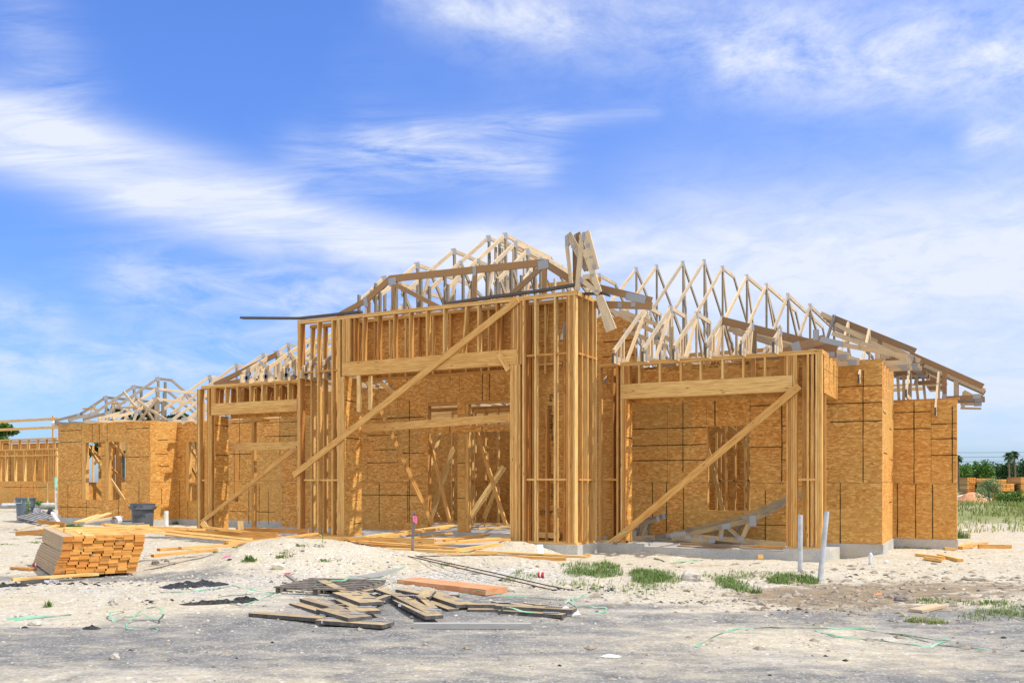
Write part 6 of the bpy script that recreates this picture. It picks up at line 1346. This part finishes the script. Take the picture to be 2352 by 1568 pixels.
# tree line behind
tl = [(2205, 1071, .3), (2222, 1068, .2), (2240, 1066, .3), (2258, 1064, .5), (2276, 1069, .6), (2294, 1071, .4), (2312, 1070, .8), (2332, 1066, .9), (2352, 1062, .8), (2375, 1060, .7), (2400, 1064, .5), (2186, 1074, .4), (2166, 1072, .4)]
for i, (px, py, d_) in enumerate(tl):
    D = 128+(i % 3)*5; base = PD(px, 1108.5, D); base.z = -.2; hh = EYE+(HY-py)/FP*D+.2
    dk = d_ > .55; side_ = ('tall rounded', 'low spreading', 'broken-topped', 'narrow', 'broad domed')[i % 5]
    bush(f"{'dark' if dk else 'bright'} green {side_} tree, {['third', 'fourth', 'fifth', 'sixth', 'seventh', 'eighth', 'ninth', 'tenth', 'eleventh', 'twelfth', 'thirteenth', 'second', 'first'][i]} from the left in the far tree line", base, 1.7, 1.7, hh*1.05, 2400, 'leaf_dark' if dk else 'leaf', .20, name='tree', cat='tree', lobes=9)['group'] = 'trees of the far tree line'
def palm(label, px, py, D, h):
    b_ = PD(px, 1107, D); b_.z = -.2; top_ = PD(px+ru(-1, 1), py, D); r = empty('palm_tree', tuple(b_), label, 'palm tree', 'palms beyond the far tree line')
    mb = MB(); mb.tube([b_, b_.lerp(top_, .5)+Vector((.1, 0, 0)), top_], .2, 8, rs=[.17, .12, .10]); mb.build('trunk', 'bark', r); mb = MB()
    for i in range(34):
        a_ = ru(0, 6.28); e_ = ru(-.9, 1.25); d = Vector((math.cos(a_)*math.cos(e_), math.sin(a_)*math.cos(e_), math.sin(e_))); L_ = ru(1.0, 1.55)*h; sdv = d.cross(Vector((0, 0, 1))).normalized()
        for k_ in range(7):
            f_ = (k_-3)*.16; dd = (d+sdv*f_).normalized(); p1 = top_+dd*L_*.6; p2 = top_+dd*L_*(1-abs(f_)*.4)+Vector((0, 0, -.25*L_)); mb.face([top_, p1+sdv*.05, p2, p1-sdv*.05], [(0, 0)]*4, (ru(0, .8), 0, 0))
    mb.build('crown', 'leaf_dark', r)
palm('left of the two palms rising above the far tree line', 2316, 1047, 118, .62); palm('right and taller of the two palms above the far tree line', 2330, 1044, 122, .62); palm('palm peeping out just behind the right wall of the house', 2200, 1052, 120, .62)
# pines on the left behind
def pine_tree(label, px, py, D, w, m_='leaf_dark', n=3000):
    b_ = PD(px, 1107, D); b_.z = -.3; h = EYE+(HY-py)/FP*D+.3; r = empty('pine_tree', tuple(b_), label, 'pine tree', 'pines behind the left wing'); mb = MB(); mb.tube([b_, b_+Vector((.2, 0, h*.6)), b_+Vector((0, .1, h*.93))], .2, 7, rs=[.3, .18, .06])
    L = [(b_+Vector((ru(-w, w)*(1.15-t), ru(-w, w)*(1.15-t), h*t)), w*ru(.25, .45)*(1.2-t)) for t in [ru(.45, .97) for _ in range(24)]]
    for l, _ in L: mb.tube([b_+Vector((.1, 0, l.z-b_.z-.5)), l], .04, 4)
    mb.build('trunk', 'bark', r); mb = MB()
    for _ in range(n):
        l, q_ = random.choice(L); p = l+Vector((ru(-1, 1), ru(-1, 1), ru(-.5, .5)))*q_; s_ = ru(.12, .3); u_ = Vector((ru(-1, 1), ru(-1, 1), ru(-.4, 1))).normalized(); w_ = u_.cross(Vector((ru(-1, 1), ru(-1, 1), 1))).normalized()
        mb.face([p-u_*s_, p+w_*s_*.4, p+u_*s_, p-w_*s_*.4], [(0, 0)]*4, (ru(0, .9), 0, 0))
    mb.build('crown', m_, r)
for i, (px, py) in enumerate(((246, 937), (280, 933), (318, 930), (345, 926), (397, 942), (425, 946))): pine_tree(('leftmost dark pine seen through the trusses of the left wing', 'second dark pine from the left through the wing trusses', 'third dark pine from the left through the wing trusses', 'tallest dark pine behind the peak of the left wing roof', 'dark pine right of the wing roof peak', 'rightmost dark pine behind the left wing roof')[i], px, py, 92, 2.6)
pine_tree('bright green tree above the neighbouring frame at the left edge', 12, 972, 75, 2.4, 'leaf', 2600)
# ================================================================== BACKGROUND
# neighbouring house frame on the left
nb = empty('neighbouring_house', tuple(PD(60, 1158, 48)), 'unfinished timber house frame beyond the left wing, open studs above a strand board base', 'house')
VN = 31.0; un = lambda px: onY(px, VN)[0]
def nbox(name, x, y, z, m_=None, **k_): mb = MB(); mb.box(x, y, z, **k_); return mb.build(name, m_ or WOOD, nb)
nbox('footing', (un(-120), un(131)), (VN-.02, VN+8), (-.4, 0), 'concrete', along='z')
def nosb(v, x0, x1, z0, z1, lines=()):
    global house
    h_ = house; house = nb; o = osb_wall('strand_board', 'y', v, x0, x1, z0, z1, [], lines, side=v*2+x0); house = h_; return o
nosb(VN-.012, un(-120), un(108), 0, 1.23, [(un(78), .25, un(78), 1.2), (un(48), 0, un(48), 1.2), (un(10), .95, un(108), .95)])
nosb(VN+.60, un(-120), un(133), 1.2, 3.35, [(un(15), 3.0, un(15), 3.3), (un(70), 3.0, un(70), 3.3)]); nosb(VN-.01, un(111), un(131), 0, 1.23)
for i, px in enumerate([-30, -16, -2, 11.5, 32.5, 54, 75, 97]): nbox('stud', (un(px), un(px)+.05), (VN, VN+.14), (1.26, 2.95), along='z', tone=ru(.4, .9))
for px in [-20, 0, 21, 42, 62, 84, 104, 121]: nbox('cripple_stud', (un(px), un(px)+.05), (VN, VN+.14), (3.03, 3.5), along='z', tone=ru(.4, .9))
for z0, z1, yy in ((3.5, 3.58, 0), (2.95, 3.03, -.003), (2.62, 2.70, .005), (1.23, 1.28, 0), (3.40, 3.49, .45)): nbox('plate', (un(-120), un(131)), (VN+yy, VN+yy+.14), (z0, z1), along='x', tone=.6)
for px in (111, 116, 121, 128): nbox('post', (un(px), un(px)+.06), (VN+.005, VN+.15), (0 if px > 115 else 1.2, 3.0), along='z', tone=.7)
for py in (964, 983): z = PY(60, py, VN).z; nbox('guard_rail', (un(-60), un(133)), (VN+.02, VN+.06), (z-.09, z+.05), along='x', tone=.8)
nbox('rail_post', (un(116.5), un(119.5)), (VN+.07, VN+.13), (3.4, PY(118, 954, VN).z), along='z', tone=.6)
stamp('AEI', PY(100, 1050, VN+.58), .35, 'y', nb, matn='orange_ink'); stamp('RATED SHEATHING', PY(22, 1048, VN+.59), .16, 'y', nb, rot=R_(-90)); stamp('STURD-I', PY(83, 1056, VN+.59), .2, 'y', nb, rot=R_(-90))
mb = MB(); p = PD(6, 1160, 44); mb.tube([p, p+Vector((2.6*C, 2.6*SN, .02))], .11, 10); o = mb.build('drain_pipe', 'pipe_grey'); tag(o, 'grey pipe on the ground in front of the neighbouring frame', 'pipe')
mb = MB(); p = PD(20, 1162, 43); mb.seg(p, p+Vector((1.2*C, 1.2*SN, .1)), .3, .05, tone=.2, wea=.9); o = mb.build('board', WOOD); tag(o, 'curled grey board lying before the neighbouring frame', 'board')
# lumber bundles in the yard far right
random.seed(9)
def bundle(label, px0, px1, py0, py1, D, side_px):
    """banded bundle: bright side px0..side_px, orange ends side_px..px1"""
    a = PD(px0, py1, D*1.06); b_ = PD(side_px, py1, D*.985); c_ = PD(px1, py1, D*1.0); z1 = EYE+(HY-py0)/FP*D; z0 = EYE+(HY-py1)/FP*D
    r = empty('lumber_bundle', (b_.x, b_.y, z0), label, 'lumber bundle', 'lumber bundles in the yard')
    mb = MB(); n = max(3, int((z1-z0)/.11))
    u_ = (a-b_); u_.z = 0; w_ = (c_-b_); w_.z = 0
    for k_ in range(n):
        za, zb2 = z0+(z1-z0)*k_/n, z0+(z1-z0)*(k_+.9)/n; m = 4
        for j in range(m):
            s0 = b_+w_*(j/m); s1 = b_+w_*((j+.94)/m); j0 = ru(-.05, .05); dd = u_.normalized()*j0
            q0, q1 = s0+dd, s1+dd; q2, q3 = q1+u_, q0+u_
            col = (ru(.1, .9), .1, rnd())
            P = [Vector((q.x, q.y, z)) for z in (za, zb2) for q in (q0, q1, q2, q3)]
            for f_, mi in (((0, 1, 5, 4), 1), ((1, 2, 6, 5), 0), ((2, 3, 7, 6), 1), ((3, 0, 4, 7), 0), ((4, 5, 6, 7), 0)): mb.face([P[t] for t in f_], [(0, 0), (.3, 0), (.3, .1), (0, .1)], col, mi)
    mb.build('board_layers', WOOD, r)
B = [('pale-sided bundle at the top left of the yard stack', 2204, 2241, 1096, 1112, 62, 2222), ('pale-sided bundle second down at the left of the yard stack', 2204, 2239, 1113, 1131, 62, 2222), ('pale-sided bundle lowest at the left of the yard stack', 2203, 2236, 1132, 1149, 62, 2218),
     ('long orange bundle along the back of the yard stack', 2240, 2286, 1098, 1107, 66, 2243), ('long orange bundle continuing at the back', 2284, 2312, 1100, 1112, 66, 2287), ('wide bundle with a pale side in the middle front', 2244, 2298, 1106, 1127, 58, 2276), ('orange-ended bundle right of the wide middle one', 2290, 2330, 1110, 1127, 58, 2293),
     ('bundle under the wide middle one', 2248, 2294, 1128, 1148, 58, 2276), ('shadowed bundle under the orange-ended one', 2293, 2322, 1128, 1150, 59, 2296), ('pale bundle highest at the right edge', 2313, 2375, 1095, 1111, 60, 2345), ('second bundle down at the right edge', 2322, 2378, 1112, 1129, 60, 2345), ('third bundle down at the right edge', 2322, 2378, 1130, 1146, 60, 2345), ('reddish tarped bundle low in front at the right', 2300, 2350, 1142, 1158, 54, 2303)]
for b_ in B: bundle(*b_)
mb = MB(); p = PD(2224, 1153, 57); 
for k_ in range(3): mb.tube([p+Vector(((k_*.3-.8)*C, (k_*.3-.8)*SN, -.5)), p+Vector(((k_*.3-.7)*C, (k_*.3-.7)*SN, .35)), p+Vector((k_*.3*C, k_*.3*SN, .5)), p+Vector(((k_*.3+.8)*C, (k_*.3+.8)*SN, .2)), p+Vector(((k_*.3+1.0)*C, (k_*.3+1.0)*SN, -.5))], .07, 7)
o = mb.build('bent_conduits', 'pipe_white', smooth=True); tag(o, 'bent white conduits arching before the yard stack', 'conduit')
mb = MB(); p = PD(2232, 1150, 56); mb.lathe((p.x, p.y, p.z-.4), [(1.2, 0), (.9, .45), (.5, .8), (.1, .95), (0, .96)], 9); o = mb.build('orange_tarp_heap', 'orange_tarp' if 'orange_tarp' in M else 'lvl'); tag(o, 'rounded rusty-orange heap behind the bent conduits', 'heap')
mb = MB(); a, b_ = PD(2150, 1080, 170), PD(2240, 1080, 170); mb.box((a.x, b_.x), (a.y, a.y+6), (-.2, EYE+(HY-1078)/FP*170), mi=0, along='z'); o = mb.build('shed', 'wall_red'); tag(o, 'low reddish building partly hidden behind the far trees', 'building')
for i, py in enumerate((1037, 1047, 1057)):
    mb = MB(); P = [PD(2050+k_*60, py+i*.5+abs(k_-3)*-.6+2, 150+k_*3) for k_ in range(8)]; mb.tube(P, .035, 4); o = mb.build('power_line', 'wire'); tag(o, ('top wire of the three power lines over the far trees', 'middle wire of the three power lines over the far trees', 'lowest wire of the three power lines over the far trees')[i], 'power line', 'power lines')
for i, (px, D) in enumerate(((2050, 150), (2470, 171))):
    b_ = PD(px, 1107, D); mb = MB(); mb.tube([Vector((b_.x, b_.y, -.3)), Vector((b_.x, b_.y, EYE+(HY-1030)/FP*D))], .14, 8); o = mb.build('utility_pole', 'bark'); tag(o, ('pole carrying the wires, hidden behind the house', 'pole carrying the wires beyond the right edge')[i], 'utility pole')
# ---- gravel and crumbs scattered on the ground
def scatter(name, m_, n, dist, size, seed, sq=.6):
    random.seed(seed); rng = np.random.RandomState(seed); P = []
    while len(P) < n:
        Y = 4.6+14*rng.rand(4000)**1.3; X = (rng.rand(4000)*1.36-.68)*Y
        w_ = dist(X, Y); k_ = rng.rand(4000) < w_; P += list(zip(X[k_], Y[k_]))
    P = np.array(P[:n]); x, y = P[:, 0]*C-P[:, 1]*SN, P[:, 0]*SN+P[:, 1]*C; z = gz(x, y)
    V = []; F = []
    for i in range(n):
        s_ = size*(.35+rng.rand()**5*1.7)*min(1.0, P[i, 1]/12+.15); b0_ = len(V); a_ = rng.rand()*6.28; ca_, sa = math.cos(a_), math.sin(a_); ex = .7+rng.rand()*.9
        for (qx_, qy_, qz) in ((1, 0, 0), (0, 1, .1), (-1, 0, 0), (0, -1, .05), (.1, .1, 1), (.45, -.4, .75)):
            jx = qx_*ex*(1+.3*(rng.rand()-.5)); jy = qy_*(1+.3*(rng.rand()-.5)); V.append((x[i]+s_*(jx*ca_-jy*sa), y[i]+s_*(jx*sa+jy*ca_), z[i]+s_*qz*sq))
        F += [(b0_, b0_+1, b0_+4), (b0_+1, b0_+2, b0_+4), (b0_+2, b0_+3, b0_+4), (b0_+3, b0_+5, b0_+4), (b0_, b0_+4, b0_+5), (b0_+3, b0_, b0_+5)]
    me_ = bpy.data.meshes.new(name); me_.from_pydata(V, [], F); me_.materials.append(M[m_]); o = bpy.data.objects.new(name, me_); COL.objects.link(o); o['kind'] = 'stuff'
def d_rub(X, Y):
    r = .16*np.exp(-((X+.3)/2.4)**2-((Y-13)/1.1)**2)*3+.25*np.exp(-((X+6)/3)**2-((Y-12.2)/1.0)**2)+.4*np.exp(-((X+3.2)/2)**2-((Y-12.6)/1.1)**2)+.02
    return r*(Y > 9.0)+.012*(Y > 9.5)+.002
scatter('gravel', 'rock', 11000, d_rub, .017, 3)
scatter('dark_gravel', 'rock_dark', 2600, lambda X, Y: .03+.3*np.exp(-((X-3.5)/2)**2-((Y-11.5)/1.2)**2)+.15*np.exp(-((X+6)/2)**2-((Y-13)/1)**2)+.12*np.exp(-((X-6.5)/2)**2-((Y-11)/3)**2), .017, 4)
simple('clod', (.22, .18, .135), .95, .1, sc=9, c2=(.32, .27, .205))
scatter('dirt_clods', 'clod', 1700, lambda X, Y: .01+.7*np.exp(-((X-3.8)/1.5)**2-((Y-11)/1)**2)+.35*np.exp(-((X-5.5)/2.4)**2-((Y-13)/1.6)**2)+0.05*np.exp(-((X-2.2)/2.4)**2-((Y-8.2)/.5)**2), .036, 6, .55)
scatter('asphalt_crumbs', 'asphalt_lump', 900, lambda X, Y: .003+.8*np.exp(-((X+6.4)/.8)**2-((Y-12.7)/.25)**2)+.6*np.exp(-((X-1.0)/.7)**2-((Y-12.0)/.25)**2)+.5*np.exp(-((X+3.9)/.6)**2-((Y-11.0)/.15)**2)+.4*np.exp(-((X-2.0)/.6)**2-((Y-11.0)/.15)**2)+.3*np.exp(-((X-3.6)/.5)**2-((Y-10.3)/.15)**2), .02, 8)
